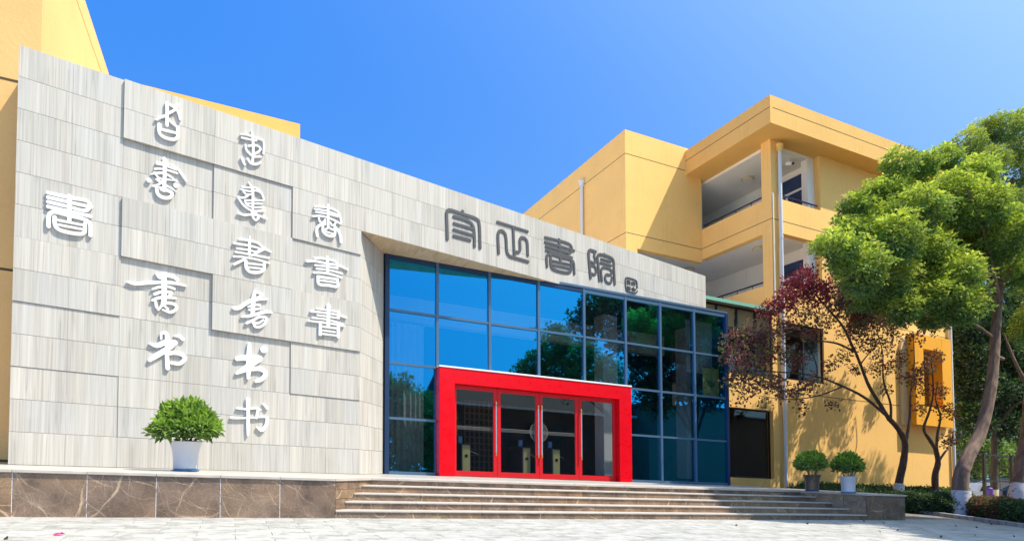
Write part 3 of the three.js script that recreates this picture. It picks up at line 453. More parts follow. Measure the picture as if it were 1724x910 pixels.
{
  const t = thing('red_entrance', 'glossy red entrance portal with four glazed door leaves', 'entrance', [8.4, TOP, -16.4]);
  const zf = -16.42, zb = -16.86, fw = 0.455;
  part(t, 'portal_frame', [RB(PX0, PX0 + fw, TOP, PY1, zb, zf, 0.012), RB(PX1 - fw, PX1, TOP, PY1, zb, zf, 0.012), B(PX0 + fw - 0.006, PX1 - fw + 0.006, PY1 - 0.42, PY1 - 0.004, zb + 0.004, zf - 0.004)], M.red);
  part(t, 'portal_trim', RB(PX0 - 0.01, PX1 + 0.01, PY1 + 0.001, PY1 + 0.045, zb, zf + 0.015, 0.006), M.whiteTrim);
  const x0 = PX0 + fw, x1 = PX1 - fw, w = (x1 - x0) / 4, zl = -16.66;
  for (let i = 0; i < 4; i++) {
    const a = x0 + i * w + 0.004, b = a + w - 0.008, s = 0.11, y0 = TOP + 0.012, y1 = PY1 - 0.43;
    const d = part(t, 'door_leaf', [RB(a, a + s, y0, y1, zl - 0.03, zl + 0.03, 0.006), RB(b - s, b, y0, y1, zl - 0.03, zl + 0.03, 0.006), B(a + s, b - s, y1 - 0.115, y1 - 0.002, zl - 0.028, zl + 0.028), B(a + s, b - s, y0 + 0.002, y0 + 0.15, zl - 0.028, zl + 0.028)], M.redDeep);
    part(d, 'glass_pane', new THREE.PlaneGeometry(b - a - 2 * s, y1 - y0 - 0.265).translate((a + b) / 2, (y0 + 0.15 + y1 - 0.115) / 2, zl), M.doorGlass);
    const hx = i < 2 ? b - 0.055 : a + 0.055, hz = zl + 0.10;
    part(d, 'handle', [new THREE.CylinderGeometry(0.02, 0.02, 1.55, 12).translate(hx, TOP + 1.42, hz), ...[0.72, 2.1].map((y) => new THREE.CylinderGeometry(0.012, 0.012, 0.10, 8).rotateX(Math.PI / 2).translate(hx, TOP + y, zl + 0.06))], M.steel);
    part(d, 'handle_grip', [0.70, 2.14].map((y) => new THREE.CylinderGeometry(0.024, 0.024, 0.10, 12).translate(hx, TOP + y - 0.02, hz)), M.brass, { each: true });
    if (i < 3) { const band = []; for (let k = 0; k < 16; k++) { const bx = a + s + 0.02 + (k * (b - a - 2 * s - 0.04)) / 16, bw = (b - a - 2 * s - 0.04) / 16; band.push(B(bx + 0.005, bx + bw - 0.005, TOP + 1.42, TOP + 1.435, zl + 0.004, zl + 0.006), B(bx + 0.005, bx + 0.018, TOP + 1.36, TOP + 1.42, zl + 0.004, zl + 0.006), B(bx + 0.025, bx + bw - 0.005, TOP + 1.34, TOP + 1.352, zl + 0.004, zl + 0.006), B(bx + bw - 0.018, bx + bw - 0.007, TOP + 1.352, TOP + 1.40, zl + 0.004, zl + 0.006)); } part(d, 'pattern_band', band, M.decal, { kind: 'stuff' }); }
    if (i === 1 || i === 2) {   // half of the round emblem on each of the middle leaves
      const cx = x0 + 2 * w, cy = TOP + 1.40, side = i === 1 ? -1 : 1, arcs = [], st = i === 1 ? Math.PI / 2 + 0.42 : -Math.PI / 2 + 0.42, ln = Math.PI - 0.84;
      arcs.push(new THREE.RingGeometry(0.283, 0.30, 24, 1, st, ln), new THREE.RingGeometry(0.155, 0.163, 20, 1, st, ln));
      for (let k = 0; k < 7; k++) { const q = st + ((k + 0.5) / 7) * ln; arcs.push(new THREE.RingGeometry(0.03, 0.04, 10).translate(Math.cos(q) * 0.22, Math.sin(q) * 0.22, 0), new THREE.PlaneGeometry(0.05, 0.012).rotateZ(q).translate(Math.cos(q + 0.2) * 0.22, Math.sin(q + 0.2) * 0.22, 0)); }
      part(d, 'emblem', arcs.map((g) => g.translate(cx, cy, zl + 0.035 - (0.03) * 1)), M.decal, { label: side < 0 ? 'pale round lattice emblem, one half on this leaf' : 'pale round lattice emblem, other half on this leaf' });
    }
  }
}
{ // the hall behind the glass
  const h = thing('lobby', 'dim lobby with grey walls and polished floor seen through the glass', 'interior', [9.7, TOP, -20], null, 'structure');
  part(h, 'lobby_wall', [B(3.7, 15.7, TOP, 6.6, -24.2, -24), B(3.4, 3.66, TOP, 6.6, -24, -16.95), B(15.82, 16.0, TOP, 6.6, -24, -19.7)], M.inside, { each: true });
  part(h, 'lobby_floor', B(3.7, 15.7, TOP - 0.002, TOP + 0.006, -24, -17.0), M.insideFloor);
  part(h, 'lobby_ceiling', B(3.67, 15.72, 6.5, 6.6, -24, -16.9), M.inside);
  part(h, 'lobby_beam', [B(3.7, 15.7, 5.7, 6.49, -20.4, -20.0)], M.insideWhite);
}
[[3.95, 5.05, TOP + 0.05, 5.0, -17.5, 'pale gathered curtain hanging inside the first bay of the glass front'], [14.45, 15.6, 4.6, 6.45, -17.25, 'pale gathered curtain hanging high inside the last bay of the glass front']].forEach(([a, b, c, d, z, l]) => {
  const t = thing('lobby_curtain', l, 'curtain', [(a + b) / 2, c, z], 'lobby curtains'); part(t, 'curtain_cloth', pleats(a, b, c, d, z, 0.05, 7), std(C(0.42, 0.48, 0.50), 0.9, { side: THREE.DoubleSide }));
  part(t, 'curtain_rod', new THREE.CylinderGeometry(0.015, 0.015, b - a + 0.1, 8).rotateZ(Math.PI / 2).translate((a + b) / 2, d + 0.01, z), M.steel);
});
[[onZ(1021, 700, -18.6), 'pale square lobby column behind the glass above the red doors'], [onZ(1158, 700, -18.6), 'pale square lobby column behind the glass nearest its far corner']].forEach(([p, l]) => {
  const t = thing('lobby_column', l, 'column', [p.x, TOP, p.z], 'lobby columns');
  part(t, 'shaft', RB(p.x - 0.3, p.x + 0.3, TOP + 0.15, 6.49, p.z - 0.3, p.z + 0.3, 0.02), M.insideWhite); part(t, 'plinth', B(p.x - 0.33, p.x + 0.33, TOP + 0.007, TOP + 0.15, p.z - 0.33, p.z + 0.33), M.insideDark);
});
{
  const first = thing('turnstile', 'entry gate with yellow-green end panel behind the first glazed door', 'turnstile', [onZ(785, 773, -18.6).x, TOP, -18.6], 'entry gates in the lobby');
  const x = baseOf.get(first).x;
  part(first, 'cabinet', RB(x - 0.16, x + 0.16, TOP + 0.008, TOP + 1.0, -19.9, -18.63, 0.03), std(C(0.12, 0.13, 0.16), 0.3, { metalness: 0.5 }));
  part(first, 'end_panel', RB(x - 0.13, x + 0.13, TOP + 0.02, TOP + 0.96, -18.63, -18.6, 0.01), std(C(0.42, 0.44, 0.20), 0.6));
  part(first, 'reader_hole', new THREE.CylinderGeometry(0.055, 0.055, 0.012, 20).rotateX(Math.PI / 2).translate(x, TOP + 0.62, -18.594), M.black);
  part(first, 'scanner_head', RB(x - 0.20, x - 0.06, TOP + 1.02, TOP + 1.24, -18.9, -18.78, 0.03), std(C(0.10, 0.30, 0.62), 0.4));
  part(first, 'barrier_arm', tube(new THREE.Vector3(x + 0.17, TOP + 0.85, -19.2), new THREE.Vector3(x + 0.62, TOP + 0.7, -19.2), 0.018), M.steel);
  [[887, 'entry gate with yellow-green end panel behind the second glazed door'], [937, 'entry gate with yellow-green end panel behind the third glazed door']].forEach(([px, l]) => {
    const c = first.clone(); c.name = numbered('turnstile'); c.userData = { ...first.userData, label: l }; const q = onZ(px, 777, -18.6); c.position.copy(P(q.x, TOP, -18.6)); scene.add(c);
  });
}
{
  const a = onZ(787, 672, -20.2), b = onZ(826, 748, -20.2), t = thing('lattice_screen', 'dark wooden lattice screen standing in the lobby behind the first door', 'screen', [(a.x + b.x) / 2, TOP, -20.2]);
  const x0 = a.x - 0.1, x1 = b.x + 0.1, y1 = a.y; const bars = [];
  for (let i = 0; i <= 6; i++) bars.push(B(x0 + (i * (x1 - x0)) / 6 - 0.02, x0 + (i * (x1 - x0)) / 6 + 0.02, TOP + 0.01, y1, -20.22, -20.18));
  for (let j = 0; j <= 12; j++) bars.push(B(x0, x1, TOP + 0.05 + (j * (y1 - TOP - 0.1)) / 12 - 0.018, TOP + 0.05 + (j * (y1 - TOP - 0.1)) / 12 + 0.018, -20.215, -20.185));
  part(t, 'lattice', bars, M.wood);
}
{
  const a = onZ(1183, 618, -16.95), b = onZ(1211, 670, -16.95), t = thing('green_banner', 'pale green hanging banner with a dark leaf print behind the glass corner', 'banner', [(a.x + b.x) / 2, b.y, -16.95]);
  const W = 128, H = 160, mapT = tex(W, H, (u, v) => { let k = 0; for (let i = 0; i < 9; i++) { const an = 0.5 + i * 0.26, cx = 0.5 + Math.cos(an) * 0.02, r = 0.32 * (0.7 + 0.3 * Math.sin(i * 2.1)); const dx = u - cx, dy = v - 0.32, al = dx * Math.cos(an) + dy * Math.sin(an), ac = Math.abs(-dx * Math.sin(an) + dy * Math.cos(an)); if (al > 0 && al < r + 0.12 && ac < 0.028 * Math.sin((al / (r + 0.12)) * Math.PI) + 0.004) k = 1; } return k ? [0.10, 0.26, 0.06] : [0.55, 0.66, 0.20]; });
  const g = new THREE.BoxGeometry(b.x - a.x, a.y - b.y, 0.012).translate((a.x + b.x) / 2, (a.y + b.y) / 2, -16.95);
  part(t, 'banner_cloth', g, std(C(1, 1, 1), 0.8, { map: mapT }));
  part(t, 'hanging_rod', new THREE.CylinderGeometry(0.018, 0.018, b.x - a.x + 0.1, 8).rotateZ(Math.PI / 2).translate((a.x + b.x) / 2, a.y + 0.02, -16.95), M.steel);
}

// ---------------------------------------------------------------- yellow building beside the glass front
const Z1 = -18.83, X1 = 20.4, Z2 = -23.04, XL = 16.04, XR = 32.1, EV = 15.2, ER = 16.34;
{
  const t = thing('yellow_building', 'four storey yellow rendered building with open corner balconies behind the glass front', 'building', [24, 0, -24]);
  const zi = Z1 - 0.3, Y = M.yellow, K = { uv: 0.25 };
  const W = (x0, x1, y0, y1) => B(x0, x1, y0, y1, zi, Z1);
  part(t, 'front_wall', [
    W(XL, 17.9, -0.3, 5.2), W(17.9, 20.25, -0.3, 0.97), W(17.9, 20.25, 3.76, 5.2), W(20.25, 21.0, -0.3, 8), W(21.0, 23.3, -0.3, 5.15), W(21.0, 23.3, 7.55, 8), W(23.3, 28.9, -0.3, 8), W(28.9, 30.9, -0.3, 4.5), W(28.9, 30.9, 7.4, 8), W(30.9, XR, -0.3, 8), W(XL, 16.3, 5.2, 8), W(16.3, 20.25, 7.82, 8),
    W(23.3, XR, 8, EV),
  ], Y, K);
  part(t, 'corner_column', B(X1, 20.95, 8, EV, Z1 - 0.52, Z1), Y, K);
  part(t, 'parapet', [W(20.95, 23.3, 8, 9.1), W(20.95, 23.3, 11.3, 12.75), B(X1, X1 + 0.3, 8, 9.1, Z2, Z1 - 0.52), B(X1, X1 + 0.3, 11.3, 12.75, Z2, Z1 - 0.52)], Y, { uv: 0.25, each: true });
  part(t, 'set_back_wall', [B(XL, X1 - 0.002, 11.15, 16.5, Z2 - 0.3, Z2), B(XL, 16.65, 8, 11.15, Z2 - 0.3, Z2), B(XL, XL + 0.3, -0.3, 16.5, -44, Z2 - 0.3)], Y, { uv: 0.25, each: true });
  part(t, 'end_wall', B(XR - 0.3, XR, -0.3, EV, -44, zi), Y, K);
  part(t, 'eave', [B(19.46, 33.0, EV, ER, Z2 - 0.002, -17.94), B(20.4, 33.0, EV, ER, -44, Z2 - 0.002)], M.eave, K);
  part(t, 'roof_slab', B(XL + 0.3, X1, 15.3, 15.5, -44, Z2 - 0.3), M.white);
  // corridors: white inside
  part(t, 'corridor_wall', [B(23.3, 23.6, 8, EV, -44, zi - 0.002), B(X1, X1 + 0.3, 11.4, EV, -44, Z2 - 0.302), B(XL + 0.3, 23.3, 8, EV, -44, -43.7), B(22.9, 23.3, 8, EV, Z1 - 0.62, zi - 0.002)], M.white, { uv: 0.25, each: true });
  part(t, 'corridor_slab', [B(X1 + 0.302, 23.3, 11.38, 11.62, -43.7, zi - 0.004), B(XL + 0.302, X1 + 0.302, 11.38, 11.62, -43.7, Z2 - 0.302), B(X1 + 0.302, 23.3, EV - 0.12, EV - 0.002, -43.7, zi - 0.004), B(XL + 0.302, 23.3, 7.6, 7.98, -43.7, zi - 0.004)], M.white, { uv: 0.25, each: true });
  part(t, 'ceiling_beam', [B(XL + 0.31, 23.29, 10.95, 11.37, -26.6, -26.2), B(XL + 0.31, 23.29, 10.95, 11.37, -31.6, -31.2), B(X1 + 0.31, 23.29, 14.7, 15.07, -27.4, -27.0)], M.white, { uv: 0.25, each: true });
  // joints cut round the walls
  const q = 0.014, J = (x0, x1, y, z) => B(x0, x1, y - q, y + q, z - 0.01, z + 0.003), JX = (z0, z1, y, x) => B(x - 0.003, x + 0.01, y - q, y + q, z0, z1);
  part(t, 'joint', [J(X1, XR, 11.82, Z1), J(XL, X1 - 0.01, 11.78, Z2), J(XL, 19.44, 15.4, Z2), JX(-44, Z2, 15.4, XL), JX(-44, Z2, 11.78, XL), JX(Z2 + 0.01, Z1, 11.82, X1), J(19.6, 33, 15.85, -17.94), JX(Z2 + 0.01, -17.95, 15.85, 19.46), J(20.3, XR, 8.2, Z1), J(20.45, 28.2, 4.6, Z1)], M.joint, { each: true });
  // windows
  const sash = (name, x0, x1, y0, y1, z, mull, mat, glass, lab) => {
    const f = part(t, name, [B(x0, x1, y0, y0 + 0.06, z - 0.03, z + 0.03), B(x0, x1, y1 - 0.06, y1, z - 0.03, z + 0.03), B(x0, x0 + 0.06, y0 + 0.06, y1 - 0.06, z - 0.03, z + 0.03), B(x1 - 0.06, x1, y0 + 0.06, y1 - 0.06, z - 0.03, z + 0.03), ...mull.map((m) => B(x0 + m * (x1 - x0) - 0.03, x0 + m * (x1 - x0) + 0.03, y0 + 0.06, y1 - 0.06, z - 0.03, z + 0.03))], mat, lab ? { label: lab } : {});
    const e = [0, ...mull, 1];
    for (let i = 0; i + 1 < e.length; i++) { const a = x0 + e[i] * (x1 - x0) + 0.03, b = x0 + e[i + 1] * (x1 - x0) - 0.03; part(f, 'pane', new THREE.PlaneGeometry(b - a, y1 - y0 - 0.1).translate((a + b) / 2, (y0 + y1) / 2, z), glass); }
    return f;
  };
  sash('ground_window', 17.9, 20.25, 0.97, 3.76, Z1 - 0.2, [], M.black, M.darkGlass);
  sash('sliding_window', 21.0, 23.3, 5.15, 7.55, Z1 - 0.1, [0.5], M.rail, M.darkGlass);
  // rooms behind the windows
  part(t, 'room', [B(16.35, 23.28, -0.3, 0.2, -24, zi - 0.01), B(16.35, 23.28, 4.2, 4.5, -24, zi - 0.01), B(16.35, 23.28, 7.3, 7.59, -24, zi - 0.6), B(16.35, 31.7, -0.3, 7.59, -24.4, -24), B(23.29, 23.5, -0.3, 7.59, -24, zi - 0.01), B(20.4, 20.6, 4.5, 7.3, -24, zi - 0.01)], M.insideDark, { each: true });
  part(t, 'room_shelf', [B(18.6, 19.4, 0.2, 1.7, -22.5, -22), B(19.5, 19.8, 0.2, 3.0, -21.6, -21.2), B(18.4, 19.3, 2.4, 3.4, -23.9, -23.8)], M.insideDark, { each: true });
  // glazed balcony with its green sheet roof
  const zb = Z1 + 0.02, top = 7.72, mid = 6.93, low = 5.2, cols = [16.3, 17.33, 18.36, 19.36, 20.22];
  const gb = part(t, 'glazed_balcony', [...cols.map((x) => B(x - 0.04, x + 0.04, low, top, zb - 0.06, zb)), B(16.26, 20.26, top, top + 0.07, zb - 0.06, zb), ...[mid, low].map((y) => B(16.26, 20.26, y - 0.04, y + 0.035, zb - 0.058, zb - 0.002))], M.rail);
  for (let i = 0; i < 4; i++) { const a = cols[i] + 0.03, b = cols[i + 1] - 0.03; part(gb, 'pane', new THREE.PlaneGeometry(b - a, top - mid - 0.06).translate((a + b) / 2, (top + mid) / 2, zb - 0.03), M.darkGlass); part(gb, 'pane', new THREE.PlaneGeometry(b - a, mid - low - 0.06).translate((a + b) / 2, (low + mid) / 2, zb - 0.03), M.darkGlass); }
  for (let i = 0; i < 4; i++) part(gb, 'curtain', pleats(cols[i] + 0.06, cols[i + 1] - 0.06, mid + 0.02, top - 0.02, zb - 0.10, 0.03, 9), M.curtainCream);
  part(t, 'balcony_roof', [B(16.1, 20.38, 7.83, 7.90, Z1 - 1.0, Z1 + 0.24), B(16.1, 20.38, 7.80, 7.93, Z1 + 0.24, Z1 + 0.28)], M.green);
  // rails on the parapets
  const rail = (a, b, m) => { const g = [tube(a, b, 0.035)], n = 4; for (let i = 0; i < n; i++) { const p = a.clone().lerp(b, (i + 0.3) / n); g.push(new THREE.CylinderGeometry(0.015, 0.015, 0.17, 6).translate(p.x, p.y - 0.085, p.z)); } part(t, 'hand_rail', g, m); };
  rail(new THREE.Vector3(X1 + 0.08, 12.93, Z2 + 0.05), new THREE.Vector3(X1 + 0.08, 12.93, Z1 - 0.55), M.rail); rail(new THREE.Vector3(20.98, 12.95, Z1 - 0.08), new THREE.Vector3(23.2, 12.95, Z1 - 0.08), M.railBlue);
  rail(new THREE.Vector3(X1 + 0.08, 9.28, Z2 + 0.05), new THREE.Vector3(X1 + 0.08, 9.28, Z1 - 0.55), M.rail); rail(new THREE.Vector3(20.98, 9.3, Z1 - 0.08), new THREE.Vector3(23.2, 9.3, Z1 - 0.08), M.railBlue);
  // windows on the corridor wall
  for (const y0 of [12.35, 8.45]) for (const z0 of [-21.95]) {
    const x = 23.28, z1 = z0 + 2.75, y1 = y0 + 2.5, s = 0.05, f = (a, b, c, d) => B(x - s, x, c, d, a, b);
    const w = part(t, 'corridor_window', [f(z0, z1, y0, y0 + 0.08), f(z0, z1, y1 - 0.08, y1), f(z0, z0 + 0.08, y0 + 0.08, y1 - 0.08), f(z1 - 0.08, z1, y0 + 0.08, y1 - 0.08), f(z0 + 0.08, z1 - 0.08, y1 - 0.82, y1 - 0.72), f((z0 + z1) / 2 - 0.05, (z0 + z1) / 2 + 0.05, y0 + 0.08, y1 - 0.82)], M.whiteTrim);
    for (const [a, b, c, d] of [[z0 + 0.08, z1 - 0.08, y1 - 0.72, y1 - 0.08], [z0 + 0.08, (z0 + z1) / 2 - 0.05, y0 + 0.08, y1 - 0.82], [(z0 + z1) / 2 + 0.05, z1 - 0.08, y0 + 0.08, y1 - 0.82]]) part(w, 'pane', B(x - 0.012, x - 0.004, c, d, a, b), phy(C(0.02, 0.05, 0.14), 0.06));
  }
  // arched bay window
  const s = new THREE.Shape(); s.moveTo(28.2, 3.72); s.lineTo(31.62, 3.72); s.lineTo(31.62, 7.25); s.absellipse(29.91, 7.25, 1.71, 1.0, 0, Math.PI, false); s.lineTo(28.2, 3.72);
  const hole = new THREE.Path(); hole.moveTo(29.0, 4.55); hole.lineTo(29.0, 7.35); hole.lineTo(30.95, 7.35); hole.lineTo(30.95, 4.55); hole.lineTo(29.0, 4.55); s.holes.push(hole);
  part(t, 'bay_surround', sheet(new THREE.ExtrudeGeometry(s, { depth: 0.14, bevelEnabled: false, curveSegments: 20 }).translate(0, 0, Z1 + 0.002)), M.cream, K);
  const zo = Z1 + 0.5, z0 = Z1 + 0.144;
  part(t, 'bay_frame', [B(28.62, 29.24, 3.74, 7.95, z0, zo), B(30.62, 31.32, 3.74, 7.95, z0, zo), B(29.24, 30.62, 3.74, 4.62, z0, zo - 0.004), B(29.24, 30.62, 7.3, 7.95, z0, zo - 0.004)], M.orange, K);
  part(t, 'bay_reveal', [B(29.02, 29.24, 4.6, 7.32, Z1 - 0.1, z0 - 0.004), B(30.62, 30.93, 4.6, 7.32, Z1 - 0.1, z0 - 0.004)], M.orange, { uv: 0.25, each: true });
  sash('bay_window', 29.2, 30.7, 4.55, 7.2, Z1 - 0.12, [0.5], M.whiteTrim, M.darkGlass);
  // down pipes
  const pipe = (x, z, y0, y1, hop) => { part(t, 'down_pipe', [new THREE.CylinderGeometry(0.075, 0.075, y1 - y0, 14).translate(x, (y0 + y1) / 2, z), ...[0.25, 0.5, 0.75].map((k) => new THREE.CylinderGeometry(0.09, 0.09, 0.12, 14).translate(x, lerp(y0, y1, k), z))], M.pipe); part(t, 'pipe_hopper', new THREE.CylinderGeometry(0.17, 0.10, 0.3, 8).translate(x, y1 + 0.1, z), hop); };
  part(t, 'cable', new THREE.CylinderGeometry(0.022, 0.022, 5.2, 8).translate(X1 + 0.06, 10.3, Z1 + 0.025), M.whiteTrim);
  pipe(20.80, Z1 + 0.10, 0, 14.75, M.yellow); pipe(XR - 0.12, Z1 + 0.10, 0, 14.9, M.cream); pipe(XL - 0.10, -26.7, 5, 15.35, M.pipe);
}
function pleats(x0, x1, y0, y1, z, d, n) {
  const g = new THREE.PlaneGeometry(x1 - x0, y1 - y0, n * 6, 1).translate((x0 + x1) / 2, (y0 + y1) / 2, z), p = g.attributes.position;
  for (let i = 0; i < p.count; i++) { const k = (p.getX(i) - x0) / (x1 - x0); p.setZ(i, z + d * Math.sin(k * n * 2 * Math.PI + 1.5 * Math.sin(k * 7))); }
  g.computeVertexNormals(); return g;
}
{
  const c = thing('security_camera', 'white bullet security camera hung under the corner eave ceiling', 'camera', [22.2, 15.0, -19.5]);
  part(c, 'bracket', new THREE.CylinderGeometry(0.02, 0.02, 0.2, 8).translate(22.2, 14.98, -19.5), M.whiteTrim);
  const p = part(c, 'housing', new THREE.CylinderGeometry(0.085, 0.085, 0.34, 14).rotateX(Math.PI / 2 + 0.35).translate(22.2, 14.84, -19.44), M.whiteTrim);
  part(p, 'lens', new THREE.CylinderGeometry(0.065, 0.065, 0.02, 14).rotateX(Math.PI / 2 + 0.35).translate(22.2, 14.775, -19.27), M.black);
}
[[22.0, 15.08, -21.7, 'round flat ceiling lamp over the top corner balcony'], [21.6, 11.38, -20.7, 'round flat ceiling lamp over the lower corner balcony'], [20.9, 11.38, -24.6, 'round flat ceiling lamp in the dim lower corridor behind the clad wall']].forEach(([x, y, z, l]) => {
  const t = thing('ceiling_lamp', l, 'ceiling lamp', [x, y, z], 'corridor ceiling lamps');
  part(t, 'lamp_body', new THREE.CylinderGeometry(0.27, 0.30, 0.07, 24).translate(x, y - 0.036, z), M.cream); part(t, 'lamp_diffuser', new THREE.CylinderGeometry(0.22, 0.24, 0.03, 24).translate(x, y - 0.086, z), M.white);
});
{
  const lib = thing('hall_roof', 'unseen flat roof of the library hall behind the clad wall, added pale to bounce light', 'roof', [4, 0, -24]);
  part(lib, 'roof_slab', B(-3.62, 16.0, 7.55, 7.85, -44, -18.5), M.white, { uv: 0.25 }); part(lib, 'roof_slab', B(-3.62, 8, 7.55, 7.85, -18.498, -16.6), M.white, { uv: 0.25 });  // unseen roof, added pale to bounce light onto the yellow walls
}
{
  const zt = -15.2, xt = -3.65, H = 12.75, t = thing('yellow_tower', 'tall yellow rendered tower rising behind the near end of the clad wall', 'building', [-8, 0, zt]);
  part(t, 'tower_wall', B(-16, xt, -0.3, H, -34, zt), plaster(0.90, 0.515, 0.20), { uv: 0.25 });
  part(t, 'joint', [8.35, 4.52, 0.74].map((y) => B(-16, xt - 0.01, y - 0.025, y + 0.025, zt - 0.01, zt + 0.004)), M.joint, { each: true });
  part(t, 'joint', B(xt - 0.01, xt + 0.004, H - 0.62, H - 0.6, -34, zt - 0.01), M.joint);
}
{
  const t = thing('yellow_roof_block', 'low yellow roof parapet showing above the top of the clad wall', 'building', [0, 0, -26]);
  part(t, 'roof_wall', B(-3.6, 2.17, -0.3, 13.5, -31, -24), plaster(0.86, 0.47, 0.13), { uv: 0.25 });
}

// ---------------------------------------------------------------- plants
function leafClump(n, size, spread, narrow, seed) {   // a few folded leaves round a point
  const rnd = chance(seed), pos = [], nor = [], idx = [];
  for (let i = 0; i < n; i++) {
    const d = new THREE.Vector3(rnd() - 0.5, rnd() - 0.35, rnd() - 0.5).normalize(), up = new THREE.Vector3(rnd() - 0.5, rnd() + 0.3, rnd() - 0.5).normalize();
    const side = d.clone().cross(up).normalize(), nn = side.clone().cross(d).normalize(), L = size * (0.7 + 0.6 * rnd()), w = L * narrow, o = d.clone().multiplyScalar(spread * (0.3 + 0.7 * rnd()));
    const tip = o.clone().addScaledVector(d, L).addScaledVector(nn, -0.15 * L), m = o.clone().addScaledVector(d, L * 0.45), a = m.clone().addScaledVector(side, w).addScaledVector(nn, 0.10 * L), b = m.clone().addScaledVector(side, -w).addScaledVector(nn, 0.10 * L);
    const k = pos.length / 3; for (const v of [o, a, tip, b]) { pos.push(v.x, v.y, v.z); nor.push(nn.x, nn.y, nn.z); } idx.push(k, k + 1, k + 2, k, k + 2, k + 3);
  }
  const g = new THREE.BufferGeometry(); g.setAttribute('position', new THREE.Float32BufferAttribute(pos, 3)); g.setAttribute('normal', new THREE.Float32BufferAttribute(nor, 3)); g.setAttribute('uv', new THREE.Float32BufferAttribute(new Float32Array((pos.length / 3) * 2), 2)); g.setIndex(idx); return g;
}
// leaves set through lobes: [centre, radius, clumps, colour]; shells fuller than middles, so that light and dark masses form; some leaf tints paint that light in too
function foliage(parent, name, base, lobes, clump, mat, shade, o = {}) {
  let n = 0; for (const l of lobes) n += l[2];
  const im = new THREE.InstancedMesh(clump, mat, n), m = new THREE.Matrix4(), q = new THREE.Quaternion(), e = new THREE.Euler(), s = new THREE.Vector3(), p = new THREE.Vector3(), c = new THREE.Color(); let i = 0;
  const flat = o.flat ?? 0.85, inner = o.inner ?? 0.55;
  for (const [ctr, r, k, col] of lobes) for (let j = 0; j < k; j++) {
    const z = 2 * R() - 1, a = R() * 2 * Math.PI, h = Math.sqrt(1 - z * z), bump = (o.bump ?? 0.8) + (1 - (o.bump ?? 0.8)) * 2 * vn(a * 3 + ctr.x * 7, z * 4 + ctr.y * 5, 64, 64, 17), d = r * bump * (inner + (1 - inner) * Math.pow(R(), 0.5));
    p.set(h * Math.cos(a) * d, z * d * flat, h * Math.sin(a) * d).add(ctr).sub(base);
    q.setFromEuler(e.set((R() - 0.5) * 1.4, R() * 6.28, (R() - 0.5) * 1.4)); const f = 0.7 + 0.6 * R(); m.compose(p, q, s.set(f, f, f)); im.setMatrixAt(i, m);
    const t = 0.75 + 0.5 * R(); c.setRGB(...shade(t, z, R(), col)); im.setColorAt(i, c); i++;
  }
  im.name = name; im.castShadow = im.receiveShadow = true; parent.add(im); im.userData.kind = 'stuff'; return im;
}
const Wp = (v) => P(v.x, v.y, v.z);
